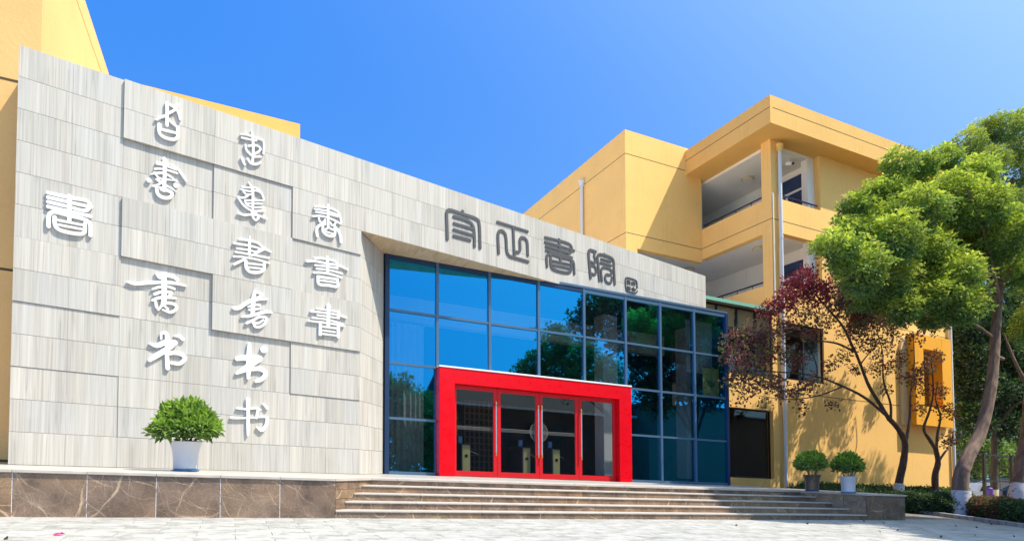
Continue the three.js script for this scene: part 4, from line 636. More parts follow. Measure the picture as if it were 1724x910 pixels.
// the big camphor tree at the kerb
const camphorClump = leafClump(9, 0.11, 0.11, 0.30, 3), white = leafMat(1, 1, 1, 0.42);
const camphorLitTint = (t, z, r) => { const y = clamp(0.45 + 0.6 * z, 0, 1) * (0.55 + 0.75 * r); return [lerp(0.10, 0.60, y) * t, lerp(0.22, 0.70, y) * t, lerp(0.04, 0.08, y) * t]; };  // sunlit tops and dark undersides painted into the leaf colour of each lobe
{
  const b = new THREE.Vector3(22.0, 0.02, -12.75), t = thing('camphor_tree', 'big leaning camphor tree with white-limed trunk at the kerb', 'tree', [b.x, b.y, b.z], 'street trees with limed trunks'), O = Wp(b);
  const at = (px, py, z) => Wp(onZ(px, py, z)).sub(O);
  const spine = [new THREE.Vector3(0, -0.25, 0), at(1619, 800, -12.75), at(1630, 770, -12.75), at(1652, 725, -12.8), at(1667, 665, -12.8), at(1674, 610, -12.85), at(1677, 560, -12.9), at(1681, 510, -13.0)];
  const gs = [limb(spine, 0.255, 0.135, 14, 0.08)], arm = (...q) => gs.push(limb(q.slice(0, -2).map((p) => at(...p)), ...q.slice(-2), 8, 0.1));
  arm([1681, 515, -13], [1684, 470, -13], [1680, 400, -13.1], [1690, 300, -13.2], 0.16, 0.05); arm([1680, 500, -13], [1660, 460, -12.8], [1610, 420, -12.5], [1540, 380, -12.4], 0.12, 0.03); arm([1680, 510, -13], [1640, 485, -13.2], [1560, 470, -13.4], [1470, 430, -13.4], 0.10, 0.03);
  arm([1683, 490, -13], [1710, 440, -13], [1760, 380, -13], 0.12, 0.04); arm([1676, 570, -12.9], [1640, 545, -12.7], [1580, 535, -12.5], 0.05, 0.015); arm([1674, 600, -12.85], [1690, 604, -12.8], 0.10, 0.06); arm([1682, 505, -13], [1660, 400, -12.2], [1630, 320, -11.8], 0.10, 0.03);
  plain(t, 'trunk', gs, M.bark);
  const lime = limb([new THREE.Vector3(0, -0.25, 0), spine[1].clone().multiplyScalar(0.3), spine[1].clone().multiplyScalar(0.62)], 0.325, 0.285, 16, 0.03);
  plain(t, 'limed_base', lime, M.lime, { label: 'flaking white limed foot of the trunk' });
  const L = []; const add = (px, py, r, z = -12.7, k = 1) => L.push([Wp(onZ(px, py, z)), r, Math.round(560 * r * r * k)]);
  [[1412, 418, .55], [1432, 392, .5], [1455, 372, .7], [1448, 448, .7], [1425, 445, .45], [1495, 330, .75], [1500, 405, .85], [1498, 470, .75], [1535, 300, .6], [1545, 355, .85], [1555, 425, .85], [1545, 500, .75], [1590, 500, .7], [1600, 330, .9], [1610, 400, .95], [1615, 465, .85], [1560, 275, .45], [1590, 268, .55], [1650, 350, .9], [1660, 420, .9], [1640, 300, .75], [1690, 390, .95], [1710, 450, .8], [1640, 505, .6], [1625, 515, .6], [1402, 408, .38], [1470, 500, .6], [1450, 470, .55], [1520, 520, .6], [1570, 530, .6], [1610, 525, .55], [1440, 345, .4], [1475, 330, .5], [1515, 275, .45], [1470, 410, .7]].forEach(([x, y, r], i) => { add(x, y, r, -12.0 - (i % 3) * 0.7); if (r > 0.7) add(x + 6, y - 8, r * 0.9, -13.6 - (i % 2) * 0.7); });
  foliage(t, 'crown', O, L, camphorClump, white, camphorLitTint, { flat: 0.82, inner: 0.58, bump: 0.62 });
}
{ // its dark neighbour beyond the building's end
  const f = onZ(1748, 800, -20.2), b = new THREE.Vector3(f.x, 0, -20.2), t = thing('camphor_tree', 'tall dark camphor tree rising above and behind the big leaning tree', 'tree', [b.x, b.y, b.z], 'street trees with limed trunks'), O = Wp(b), at = (px, py, z) => Wp(onZ(px, py, z)).sub(O);
  plain(t, 'trunk', [limb([new THREE.Vector3(0, -0.3, 0), at(1742, 650, -20.2), at(1722, 480, -20.2), at(1705, 300, -20.2)], 0.24, 0.1, 10, 0.1), limb([at(1722, 480, -20.2), at(1680, 380, -20.4), at(1655, 290, -20.4)], 0.14, 0.05), limb([at(1721, 470, -20.2), at(1730, 380, -20.4), at(1750, 280, -20.4)], 0.14, 0.05)], M.barkShade);
  const L = [[1632, 240, .85], [1660, 224, .95], [1690, 215, 1.0], [1722, 235, 1.25], [1665, 272, 1.0], [1705, 292, 1.3], [1750, 250, 1.5], [1745, 330, 1.6], [1765, 410, 1.6], [1648, 255, .7], [1722, 203, .7], [1690, 350, 1.3], [1720, 420, 1.3]].map(([x, y, r], i) => [Wp(onZ(x, y, -20 - (i % 2) * 0.8)), r, Math.round(330 * r * r)]);
  foliage(t, 'crown', O, L, camphorClump, white, (a, z, r) => camphorLitTint(a * 0.8, z, r), { flat: 0.82, inner: 0.6 });
}
// the tree whose foot stands at the picture's edge
{
  const b = onY(1716, 858, 0.05); const base = new THREE.Vector3(27, 0.05, -13.2), foot = onZ(1714, 848, -13.2); base.x = foot.x;
  const t = thing('camphor_tree', 'leaning tree with white-limed foot behind the hedge at the picture edge', 'tree', [base.x, 0.05, base.z], 'street trees with limed trunks'), O = Wp(base), at = (px, py, z) => Wp(onZ(px, py, z)).sub(O);
  plain(t, 'trunk', [limb([new THREE.Vector3(0, -0.3, 0), at(1722, 800, -13.2), at(1732, 740, -13.2), at(1738, 660, -13.2), at(1745, 560, -13.3), at(1750, 460, -13.4)], 0.33, 0.18, 12, 0.08), limb([at(1738, 660, -13.2), at(1715, 620, -13.4), at(1690, 560, -13.8)], 0.10, 0.03)], M.bark);
  plain(t, 'limed_base', limb([new THREE.Vector3(0, -0.3, 0), at(1716, 838, -13.2), at(1720.5, 812, -13.2).multiplyScalar(0.92)], 0.38, 0.325, 14, 0.03), M.lime);
  const L = [[1760, 470, 1.2], [1800, 400, 1.4], [1790, 520, 1.2], [1745, 530, .8], [1725, 560, .6]].map(([x, y, r], i) => [Wp(onZ(x, y, -13.5 - i * 0.3)), r, Math.round(240 * r * r)]);
  foliage(t, 'crown', O, L, camphorClump, white, camphorLitTint, { flat: 0.8 });
}
// purple-leaved maples before the yellow wall
const mapleClump = leafClump(7, 0.085, 0.10, 0.42, 5);
const mapleShade = (t, z, r, c) => (!c && (r * 97) % 1 < 0.22 ? [0.20 * t, 0.21 * t, 0.06 * t] : c ? [lerp(0.14, 0.40, r) * t, lerp(0.022, 0.055, r) * t, lerp(0.035, 0.075, r) * t] : [lerp(0.11, 0.38, r * r) * t, lerp(0.045, 0.12, r) * t, lerp(0.055, 0.085, r) * t]);
{
  const f = onZ(1513, 836, -17.3), b = new THREE.Vector3(f.x, 0.05, -17.3), t = thing('maple_tree', 'purple-leaved maple with forking trunk spreading before the yellow wall', 'tree', [b.x, b.y, b.z], 'purple maples by the yellow wall'), O = Wp(b), at = (px, py, z) => Wp(onZ(px, py, z)).sub(O), gs = [];
  const arm = (r0, r1, ...q) => gs.push(limb(q.map((p) => at(...p)), r0 * 0.72, r1 * 0.6, 8, 0.12));
  gs.push(limb([new THREE.Vector3(0, -0.2, 0), at(1514, 815, -17.3), at(1522, 775, -17.2), at(1524, 745, -17.1), at(1512, 720, -17.0), at(1498, 705, -17.0)], 0.175, 0.095, 10, 0.12));
  arm(0.12, 0.075, [1498, 706, -17], [1482, 680, -16.9], [1464, 650, -16.8], [1448, 610, -16.7], [1438, 585, -16.6]); arm(0.08, 0.02, [1438, 588, -16.6], [1420, 550, -16.4], [1395, 520, -16.3], [1372, 495, -16.2], [1345, 470, -16.1]);
  arm(0.07, 0.018, [1440, 592, -16.6], [1410, 578, -16.4], [1370, 572, -16.2], [1310, 560, -16.0], [1250, 560, -15.9]); arm(0.09, 0.02, [1492, 698, -17], [1455, 668, -16.7], [1415, 648, -16.5], [1370, 632, -16.3], [1300, 625, -16.1], [1240, 622, -16.0]);
  arm(0.09, 0.02, [1500, 710, -17], [1500, 680, -17.2], [1488, 640, -17.3], [1486, 590, -17.3], [1470, 540, -17.2]); arm(0.10, 0.02, [1526, 742, -17.1], [1532, 705, -17.2], [1534, 660, -17.3], [1540, 610, -17.4], [1538, 560, -17.4]); arm(0.04, 0.012, [1450, 612, -16.7], [1470, 580, -16.5], [1462, 540, -16.4]);
  arm(0.05, 0.012, [1420, 650, -16.5], [1380, 665, -16.2], [1330, 672, -16.0], [1270, 665, -15.9]); arm(0.04, 0.012, [1395, 520, -16.3], [1400, 495, -16.3], [1420, 470, -16.4]);
  plain(t, 'trunk', gs, M.barkDark);
  plain(t, 'limed_base', limb([new THREE.Vector3(0, -0.2, 0), at(1513, 828, -17.3), at(1514.5, 814, -17.3)], 0.215, 0.205, 12, 0.1), M.lime);
  const L = []; const add = (px, py, r, z, k, c) => L.push([Wp(onZ(px, py, z)), r * 0.92, Math.round(k * r * r * (c ? 0.85 : 0.66)), c]);
  [[1345, 482, .75, 330], [1375, 495, .7, 330], [1325, 510, .6, 260], [1400, 480, .4, 150], [1300, 520, .55, 170], [1360, 460, .4, 260]].forEach(([x, y, r, k], i) => add(x, y, r, -16.2 + (i % 3) * 0.4, k, 1));
  [[1430, 498, .66], [1460, 512, .72], [1490, 520, .68], [1520, 508, .62], [1550, 515, .6], [1582, 520, .55], [1480, 490, .6], [1540, 488, .55], [1505, 540, .5], [1450, 535, .6]].forEach(([x, y, r], i) => add(x, y, r, -16.6 - (i % 3) * 0.3, 640));
  [[1415, 520, .6], [1440, 505, .65], [1460, 530, .7], [1445, 555, .55], [1485, 540, .5], [1420, 490, .4]].forEach(([x, y, r], i) => add(x, y, r, -16.3 - (i % 3) * 0.3, 380));
  [[1235, 575, .55], [1262, 560, .6], [1290, 575, .6], [1255, 605, .65], [1285, 610, .6], [1240, 640, .6], [1275, 645, .65], [1305, 650, .5], [1320, 590, .5], [1345, 610, .5], [1330, 665, .5], [1360, 650, .45], [1225, 600, .4], [1310, 555, .5], [1370, 560, .5]].forEach(([x, y, r], i) => add(x, y, r, -16.2 + (i % 4) * 0.25, 210));
  [[1425, 600, .5], [1455, 580, .5], [1480, 590, .55], [1500, 570, .5], [1470, 620, .5], [1500, 620, .5], [1520, 600, .45], [1540, 570, .4], [1525, 640, .45], [1440, 625, .4], [1488, 655, .35], [1345, 540, .6], [1390, 545, .5], [1370, 525, .5], [1400, 610, .4], [1540, 625, .4], [1560, 545, .4], [1520, 540, .45]].forEach(([x, y, r], i) => add(x, y, r, -16.9 + (i % 4) * 0.3, 150));
  [[1400, 680, .4], [1350, 690, .3], [1250, 675, .4], [1380, 640, .4], [1290, 680, .35], [1480, 560, .6], [1420, 560, .5], [1590, 530, .5], [1570, 555, .45]].forEach(([x, y, r], i) => add(x, y, r, -16.6 + (i % 3) * 0.3, 100));
  foliage(t, 'crown', O, L, mapleClump, leafMat(1, 1, 1, 0.3), mapleShade, { flat: 0.75, inner: 0.15 });
}
{
  const f = onZ(1578, 838, -17.4), b = new THREE.Vector3(f.x, 0.05, -17.4), t = thing('maple_tree', 'thin purple-leaved maple before the orange arched bay', 'tree', [b.x, b.y, b.z], 'purple maples by the yellow wall'), O = Wp(b), at = (px, py, z) => Wp(onZ(px, py, z)).sub(O), gs = [];
  const arm = (r0, r1, ...q) => gs.push(limb(q.map((p) => at(...p)), r0, r1, 8, 0.12));
  gs.push(limb([new THREE.Vector3(0, -0.2, 0), at(1575, 800, -17.4), at(1580, 778, -17.3), at(1576, 755, -17.2)], 0.15, 0.10, 10, 0.15));
  arm(0.09, 0.025, [1577, 757, -17.2], [1566, 740, -17.1], [1556, 722, -17.0], [1566, 690, -17.0], [1572, 660, -16.9], [1568, 600, -16.9]); arm(0.07, 0.02, [1577, 760, -17.2], [1579, 730, -17.3], [1584, 700, -17.3], [1576, 672, -17.4], [1580, 640, -17.4]); arm(0.06, 0.02, [1581, 776, -17.3], [1592, 760, -17.4], [1602, 748, -17.5], [1606, 725, -17.5]);
  plain(t, 'trunk', gs, M.barkDark); plain(t, 'limed_base', limb([new THREE.Vector3(0, -0.2, 0), at(1578, 835, -17.4), at(1577, 824, -17.4)], 0.18, 0.165, 12, 0.1), M.lime);
  const L = [[1552, 655, .45], [1550, 690, .35], [1560, 620, .4], [1590, 690, .4], [1600, 740, .4], [1585, 660, .35], [1540, 640, .35], [1605, 700, .3], [1575, 600, .35]].map(([x, y, r], i) => [Wp(onZ(x, y, -17.2 + (i % 3) * 0.25)), r, Math.round(170 * r * r), 0]);
  foliage(t, 'crown', O, L, mapleClump, leafMat(1, 1, 1, 0.3), mapleShade, { flat: 0.9, inner: 0.15 });
}
// pots
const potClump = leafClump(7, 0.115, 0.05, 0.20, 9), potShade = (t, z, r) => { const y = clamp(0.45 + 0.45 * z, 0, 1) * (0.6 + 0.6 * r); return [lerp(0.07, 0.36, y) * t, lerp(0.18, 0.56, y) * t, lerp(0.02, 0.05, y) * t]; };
function potted(name, label, base, s, potMat, crown) {
  const t = thing(name, label, 'potted plant', base, 'potted shrubs on the terrace'), O = Wp(new THREE.Vector3(...base));
  const pr = [[0, 0.03], [0.20, 0.03], [0.212, 0.06], [0.212, 0.2], [0.222, 0.34], [0.25, 0.46], [0.285, 0.545], [0.287, 0.56], [0.268, 0.56], [0.25, 0.50], [0, 0.50]].map(([x, y]) => new THREE.Vector2(x * s, y * s));
  plain(t, 'pot', new THREE.LatheGeometry(pr, 40), potMat);
  plain(t, 'saucer', new THREE.LatheGeometry([[0, 0], [0.22, 0], [0.245, 0.028], [0.235, 0.03], [0, 0.029]].map(([x, y]) => new THREE.Vector2(x * s, y * s)), 32), M.saucer);
  plain(t, 'soil', new THREE.CylinderGeometry(0.25 * s, 0.25 * s, 0.02, 24).translate(0, 0.515 * s, 0), M.soil);
  const st = []; for (let i = 0; i < 9; i++) { const a = i * 2.4, r = 0.05 + 0.1 * R(), e = 0.2 + 0.25 * R(); st.push(limb([new THREE.Vector3(Math.cos(a) * r * s, 0.5 * s, Math.sin(a) * r * s), new THREE.Vector3(Math.cos(a) * (r + e * 0.3) * s, 0.72 * s, Math.sin(a) * (r + e * 0.3) * s), new THREE.Vector3(Math.cos(a) * (r + e) * s, 0.98 * s, Math.sin(a) * (r + e) * s)], 0.014 * s, 0.008 * s, 6)); }
  plain(t, 'stems', st, std(C(0.26, 0.19, 0.08), 0.8));
  const L = crown.map(([x, y, z, r, k]) => [new THREE.Vector3(x * s, y * s, z * s).add(O), r * s, k]);
  foliage(t, 'leaves', O, L, s > 0.8 ? potClump : potClump.clone().scale(0.8, 0.8, 0.8), white, potShade, { flat: 0.8, inner: 0.35 });
}
{
  const a = onY(309, 793, TOP), crown = (seed) => { const q = chance(seed), c = []; for (let i = 0; i < 24; i++) { const an = i * 2.399, r = 0.355 * Math.sqrt((i + 0.5) / 24); c.push([Math.cos(an) * r, 0.91 + 0.22 * (1 - (r / 0.355) ** 2) + 0.06 * (q() - 0.5) - 0.08 * (r / 0.355) ** 2, Math.sin(an) * r, 0.17 + 0.06 * q(), 44]); } return c; };
  potted('potted_plant', 'bushy potted shrub in a white flared pot before the clad wall', [a.x + 0.02, TOP, a.z - 0.1], 0.98, M.potWhite, [...crown(5), [-0.42, 0.72, 0.05, 0.12, 20], [-0.58, 0.70, 0.1, 0.05, 4], [0.40, 0.76, 0.0, 0.13, 22], [0.22, 1.16, 0.1, 0.09, 8], [-0.2, 1.13, 0.2, 0.08, 7], [0, 0.78, 0.42, 0.17, 90], [0.3, 0.76, 0.36, 0.17, 90], [-0.3, 0.74, 0.36, 0.17, 80], [0.15, 0.76, 0.4, 0.15, 70], [0.42, 0.78, 0.2, 0.16, 70], [0, 0.74, 0.1, 0.2, 40]]);
  const b = onZ(1368, 828, -11.9), c = onZ(1429, 832, -11.55);
  potted('potted_plant', 'round potted shrub in a dark brown pot at the far end of the terrace', [b.x, TOP, b.z], 0.80, M.potDark, crown(6));
  potted('potted_plant', 'round potted shrub in a white pot at the far end of the terrace', [c.x, TOP, c.z], 0.80, M.potWhite, crown(7));
}
// hedges
const hedgeClump = leafClump(9, 0.07, 0.06, 0.34, 12);
function hedge(label, pts, w, h, shade, dens = 420) {
  const base = pts[0], t = thing('hedge', label, 'hedge', [base.x, 0.05, base.z], 'clipped hedges along the planting bed'), O = Wp(new THREE.Vector3(base.x, 0.05, base.z)), L = [], core = [];
  for (let i = 0; i + 1 < pts.length; i++) {
    const a = pts[i], b = pts[i + 1], d = b.clone().sub(a), len = Math.hypot(d.x, d.z), n = Math.max(1, Math.round(len / 0.28)), m = new THREE.Matrix4().makeRotationY(-Math.atan2(d.z, d.x)).setPosition(a.x, 0, a.z);
    core.push(B(0, len, -0.1, h * 0.72, -w * 0.36, w * 0.36).applyMatrix4(m));
    for (let k = 0; k < n; k++) for (let j = 0; j < 3; j++) { const p = a.clone().lerp(b, (k + 0.5) / n), s = (j - 1) * w * 0.32; p.x += (-d.z / len) * s; p.z += (d.x / len) * s; p.y = h * (0.58 + 0.14 * R()); L.push([Wp(p), h * 0.42, Math.round((dens * h) / 3), 0]); p.y = h * 0.3; L.push([Wp(p), h * 0.4, Math.round((dens * h) / 5), 0]); }
  }
  part(t, 'filler_core', core, std(C(0.03, 0.03, 0.015), 0.95));  // plain dark box added inside the leaves against see-through gaps
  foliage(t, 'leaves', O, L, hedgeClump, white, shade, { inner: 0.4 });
}
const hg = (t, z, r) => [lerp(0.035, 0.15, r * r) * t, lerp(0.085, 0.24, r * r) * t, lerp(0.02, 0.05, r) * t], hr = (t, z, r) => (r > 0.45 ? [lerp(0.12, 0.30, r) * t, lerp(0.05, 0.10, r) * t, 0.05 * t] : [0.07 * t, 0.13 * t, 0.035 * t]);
{
  const k = (px, py, dx = 0.7, dz = 0) => { const p = onY(px, py, 0); p.x += dx; p.z += dz; return p; };
  hedge('dark green clipped hedge between the marble block and the big tree', [new THREE.Vector3(18.0, 0, -15.8), new THREE.Vector3(21.9, 0, -15.3), k(1588, 868, 0.75)], 0.9, 0.72, hg);
  hedge('reddish clipped hedge just behind the kerb beside the limed trunk', [new THREE.Vector3(23.0, 0, -12.9), k(1680, 881, 1.1)], 0.9, 0.66, hr);
  hedge('green clipped hedge running out of the picture along the kerb', [k(1682, 881.2, 1.1), k(1724, 888, 1.1), k(1800, 900, 1.1)], 0.9, 0.62, hg);
  hedge('low thin green hedge at the foot of the yellow wall behind the pots', [new THREE.Vector3(20.9, 0, -17.9), new THREE.Vector3(31, 0, -17.9)], 0.6, 0.86, hg, 260);
}

hedge('dark clipped hedge across the plaza mirrored low in the glass near its corner', [new THREE.Vector3(18, 0, 3), new THREE.Vector3(44, 0, 3)], 1.0, 1.2, hg, 120);
// ---------------------------------------------------------------- beyond the yellow building: fence, cars, trees
{
  const t = thing('metal_fence', 'black metal rail fence behind the big tree', 'fence', [34, 0, -20]);
  const a = new THREE.Vector3(32.6, 0, -20.6), b = new THREE.Vector3(56, 0, -20.6), n = 9; const hi = onZ(1650, 764, -20.6).y, lo = onZ(1650, 808, -20.6).y;
  for (let i = 0; i <= n; i++) { const p = a.clone().lerp(b, i / n); part(t, 'fence_post', B(p.x - 0.07, p.x + 0.07, -0.3, hi + 0.08, p.z - 0.07, p.z + 0.07), M.black); }
  for (const y of [hi, lo]) part(t, 'fence_rail', B(a.x, b.x, y - 0.04, y + 0.04, a.z - 0.03, a.z + 0.03), M.black);
  const w = []; for (let x = a.x + 0.3; x < b.x; x += 0.3) w.push(B(x - 0.008, x + 0.008, lo + 0.04, hi - 0.04, a.z - 0.008, a.z + 0.008)); part(t, 'fence_bars', w, M.black, { kind: 'stuff' });
}
function car(label, base, turn, paint, tall) {
  const t = thing('parked_car', label, 'car', base); t.rotation.y = turn; const h = tall ? 1.72 : 1.46, L = tall ? 4.5 : 4.6, Wd = 0.9;
  const s = new THREE.Shape(); s.moveTo(-L / 2, 0.35); s.lineTo(-L / 2 - 0.02, 0.7); s.quadraticCurveTo(-L / 2 + 0.05, 0.92, -L / 2 + 0.3, 0.95); if (!tall) s.lineTo(-L / 2 + 0.75, 1.0); s.quadraticCurveTo(-L / 2 + (tall ? 0.5 : 1.3), h - 0.05, -0.6, h); s.quadraticCurveTo(0.4, h, 0.75, h - 0.12); s.lineTo(1.35, 0.98); s.quadraticCurveTo(2.1, 0.88, L / 2 - 0.05, 0.74); s.lineTo(L / 2, 0.35); s.lineTo(1.75, 0.3); s.absarc(1.4, 0.33, 0.36, 0, Math.PI, false); s.lineTo(-1.05, 0.3); s.absarc(-1.4, 0.33, 0.36, 0, Math.PI, false); s.lineTo(-L / 2, 0.35);
  plain(t, 'body', new THREE.ExtrudeGeometry(s, { depth: 2 * Wd - 0.16, bevelEnabled: true, bevelThickness: 0.08, bevelSize: 0.06, bevelSegments: 3 }).translate(0, 0, -Wd + 0.08), paint);
  const gl = phy(C(0.02, 0.03, 0.04), 0.05, { clearcoat: 1 });
  for (const z of [-1, 1]) for (const [a, b] of [[-1.35, -0.42], [-0.36, 0.7]]) { const q = new THREE.Shape(); q.moveTo(a + (a < -1 ? 0.0 : 0), 1.0); q.lineTo(b + (b > 0.5 ? 0.45 : 0), 1.0); q.lineTo(b, h - 0.16); q.lineTo(a + (a < -1 ? 0.35 : 0), h - 0.13); plain(t, 'side_window', new THREE.ExtrudeGeometry(q, { depth: 0.02, bevelEnabled: false }).translate(0, 0, z > 0 ? Wd - 0.005 : -Wd - 0.015), gl); }
  plain(t, 'windscreen', new THREE.BoxGeometry(0.72, 0.03, 1.5).rotateZ(-0.58).translate(1.12, (h + 0.92) / 2 + 0.02, 0), gl);
  for (const x of [-1.4, 1.4]) for (const z of [-1, 1]) { const w = plain(t, 'wheel', new THREE.CylinderGeometry(0.32, 0.32, 0.2, 24).rotateX(Math.PI / 2).translate(x, 0.32, z * (Wd - 0.1)), M.black); plain(w, 'rim', new THREE.CylinderGeometry(0.2, 0.2, 0.02, 18).rotateX(Math.PI / 2).translate(x, 0.32, z * (Wd + 0.005)), M.steel); }
  for (const z of [-0.65, 0.65]) { plain(t, 'headlight', new RoundedBoxGeometry(0.12, 0.14, 0.38, 2, 0.04).translate(L / 2 - 0.03, 0.68, z), M.whiteTrim); plain(t, 'tail_light', new RoundedBoxGeometry(0.1, 0.16, 0.3, 2, 0.04).translate(-L / 2 + 0.02, 0.78, z), M.red); }
  return t;
}
{
  const a = onZ(1640, 840, -24), b = onZ(1694, 845, -23.5);
  car('white saloon car parked behind the fence', [a.x, onZ(1640, 813, -24).y - 1.46, -24], 0.12, phy(C(0.78, 0.78, 0.80), 0.25, { clearcoat: 1 }), false);
  car('navy blue tall car parked behind the fence', [b.x + 0.4, onZ(1700, 806, -23.5).y - 1.72, -23.5], 1.2, phy(C(0.01, 0.025, 0.10), 0.25, { clearcoat: 1 }), true);
  const p = onZ(1666, 826, -21.3), t = thing('purple_bin', 'small purple bin standing by the dark tree trunk beyond the fence', 'bin', [p.x, 0, p.z]);
  plain(t, 'bin_body', new THREE.LatheGeometry([[0, 0], [0.17, 0], [0.2, 0.85], [0.19, 0.87], [0, 0.86]].map((q) => new THREE.Vector2(...q)), 24), std(C(0.10, 0.05, 0.36), 0.5)); plain(t, 'bin_lid', new THREE.SphereGeometry(0.2, 20, 10, 0, 6.3, 0, 1.5).scale(1, 0.6, 1).translate(0, 0.875, 0), std(C(0.08, 0.04, 0.30), 0.5));
}
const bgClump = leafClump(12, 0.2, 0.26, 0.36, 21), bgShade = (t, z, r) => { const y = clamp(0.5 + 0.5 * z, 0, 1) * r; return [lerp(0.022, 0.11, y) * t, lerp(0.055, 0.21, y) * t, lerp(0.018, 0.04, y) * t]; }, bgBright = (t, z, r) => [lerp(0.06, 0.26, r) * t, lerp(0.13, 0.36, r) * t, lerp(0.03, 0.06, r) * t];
function backTree(label, px, z, y0, lobes, shade, trunkR = 0.22, limed = false) {
  const f = onZ(px, 800, z), t = thing('background_tree', label, 'tree', [f.x, 0, z], 'trees beyond the fence'), O = Wp(new THREE.Vector3(f.x, 0, z)), top = Wp(onZ(px + 2, y0, z)).sub(O);
  const gs = [limb([new THREE.Vector3(0, -0.3, 0), top.clone().multiplyScalar(0.5).add(new THREE.Vector3(0.06, 0, 0)), top], trunkR, trunkR * 0.5, 10, 0.1)]; for (let i = 0; i < 4; i++) { const a = i * 1.6; gs.push(limb([top.clone().multiplyScalar(0.8), top.clone().add(new THREE.Vector3(Math.cos(a) * 0.8, 0.2, Math.sin(a) * 0.8)), top.clone().add(new THREE.Vector3(Math.cos(a) * 1.8, 1.0, Math.sin(a) * 1.8))], trunkR * 0.5, 0.03)); }
  plain(t, 'trunk', gs, M.barkShade);
  if (limed) plain(t, 'limed_base', limb([new THREE.Vector3(0, -0.3, 0), new THREE.Vector3(0, 0.3, 0), new THREE.Vector3(0, 0.85, 0)], trunkR * 1.1, trunkR * 1.05, 12), M.cream);
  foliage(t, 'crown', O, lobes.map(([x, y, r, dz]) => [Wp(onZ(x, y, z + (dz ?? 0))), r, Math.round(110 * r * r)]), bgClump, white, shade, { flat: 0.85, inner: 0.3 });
}
backTree('dark evergreen tree with a straight trunk just beyond the fence', 1672, -22, 700, [[1630, 600, 1.2], [1660, 570, 1.4], [1690, 600, 1.4], [1640, 650, 1.2], [1670, 660, 1.2], [1700, 660, 1.2], [1630, 700, .9], [1690, 715, 1.0], [1720, 620, 1.3], [1720, 690, 1.2], [1650, 715, .8], [1725, 560, 1.4, -1], [1620, 560, 1.0]], bgShade, 0.24, true);
backTree('broad shaded tree behind the big tree trunk', 1735, -25, 640, [[1650, 540, 1.6], [1700, 520, 1.8], [1750, 540, 2], [1620, 590, 1.2], [1760, 640, 2], [1720, 600, 1.6], [1700, 680, 1.5], [1640, 620, 1.4], [1745, 720, 1.5]], bgShade, 0.3);
backTree('bright green bushy tree low beyond the parked cars', 1640, -32, 760, [[1615, 745, 1.4], [1640, 770, 1.5], [1665, 760, 1.5], [1700, 775, 1.7], [1730, 760, 1.8], [1680, 790, 1.3], [1720, 795, 1.4], [1635, 800, 1.0], [1618, 700, 1.3], [1640, 720, 1.4]], bgBright, 0.2);
backTree('tall dark tree at the far end of the yellow building', 1700, -38, 620, [[1620, 640, 2.2], [1660, 620, 2.4], [1700, 640, 2.6], [1750, 650, 2.8], [1630, 690, 2], [1670, 700, 2.2], [1720, 710, 2.4], [1610, 590, 2], [1640, 560, 2.2], [1690, 560, 2.6], [1760, 590, 2.8], [1640, 760, 2], [1700, 770, 2.2], [1750, 770, 2.4], [1800, 700, 3]], bgShade, 0.4);

// ---------------------------------------------------------------- across the plaza, seen in the glass
function mirrored(label, px, z, topPy, lobes, shade, clump, dens, trunkR, name = 'street_tree', cat = 'tree', more = []) {
  const f = mir(px, 780, z), t = thing(name, label, cat, [f.x, 0, z], 'trees across the plaza'), O = Wp(new THREE.Vector3(f.x, 0, z)), W2 = (x, y, zz) => { const d = mir(x, y, zz); return Wp(d); };
  if (trunkR) { const top = W2(px, topPy, z).sub(O); const gs = [limb([new THREE.Vector3(0, -0.3, 0), top.clone().multiplyScalar(0.5).add(new THREE.Vector3(0.12, 0, 0)), top], trunkR, trunkR * 0.55, 10, 0.1)]; lobes.filter((q, i) => i % 3 === 0).forEach(([x, y, r, dz]) => { const e = W2(x, y, z + (dz ?? 0)).sub(O); gs.push(limb([top.clone().multiplyScalar(0.75), top.clone().lerp(e, 0.4), e], trunkR * 0.45, 0.03)); }); plain(t, 'trunk', gs, M.barkShade); }
  foliage(t, 'crown', O, lobes.map(([x, y, r, dz]) => [W2(x, y, z + (dz ?? 0)), r, Math.round(dens * r * r)]).concat(more.map(([x, y, zz, r]) => [P(x, y, zz), r, Math.round(dens * 1.4 * r * r)])), clump, white, shade, { flat: 0.85, inner: 0.45 });
}
mirrored('spreading tree at the plaza edge mirrored dark in the glass by the corner', 1165, -4, 700, [[985, 545, 1.0, 1], [1005, 515, 1.0, 1], [1030, 530, 1.2], [1060, 515, 1.2], [1045, 575, 1.1], [1085, 545, 1.3], [1110, 515, 1.2], [1075, 605, .9], [1105, 585, 1.2], [1130, 555, 1.4], [1095, 640, 1.0], [1130, 620, 1.2], [1160, 580, 1.4], [1120, 665, .9], [1155, 650, 1.1], [1185, 610, 1.4], [1190, 665, 1.0], [1215, 630, 1.3], [1150, 520, 1.4], [1190, 545, 1.5], [1105, 690, .6], [1240, 580, 1.6], [1085, 670, .6]], bgShade, bgClump, 90, 0.24, 'street_tree', 'tree', [[20.2, 13.0, -6.8, 1.5], [22, 13.5, -6.8, 1.6], [24, 13.5, -6.6, 1.8], [20.2, 15, -6.2, 1.5], [22.5, 15.5, -6.2, 1.7], [25.5, 14.5, -6, 2.0], [19.2, 12.6, -6.3, 0.8], [25, 11, -5.4, 2.0], [22, 11.5, -5.6, 1.8]]);
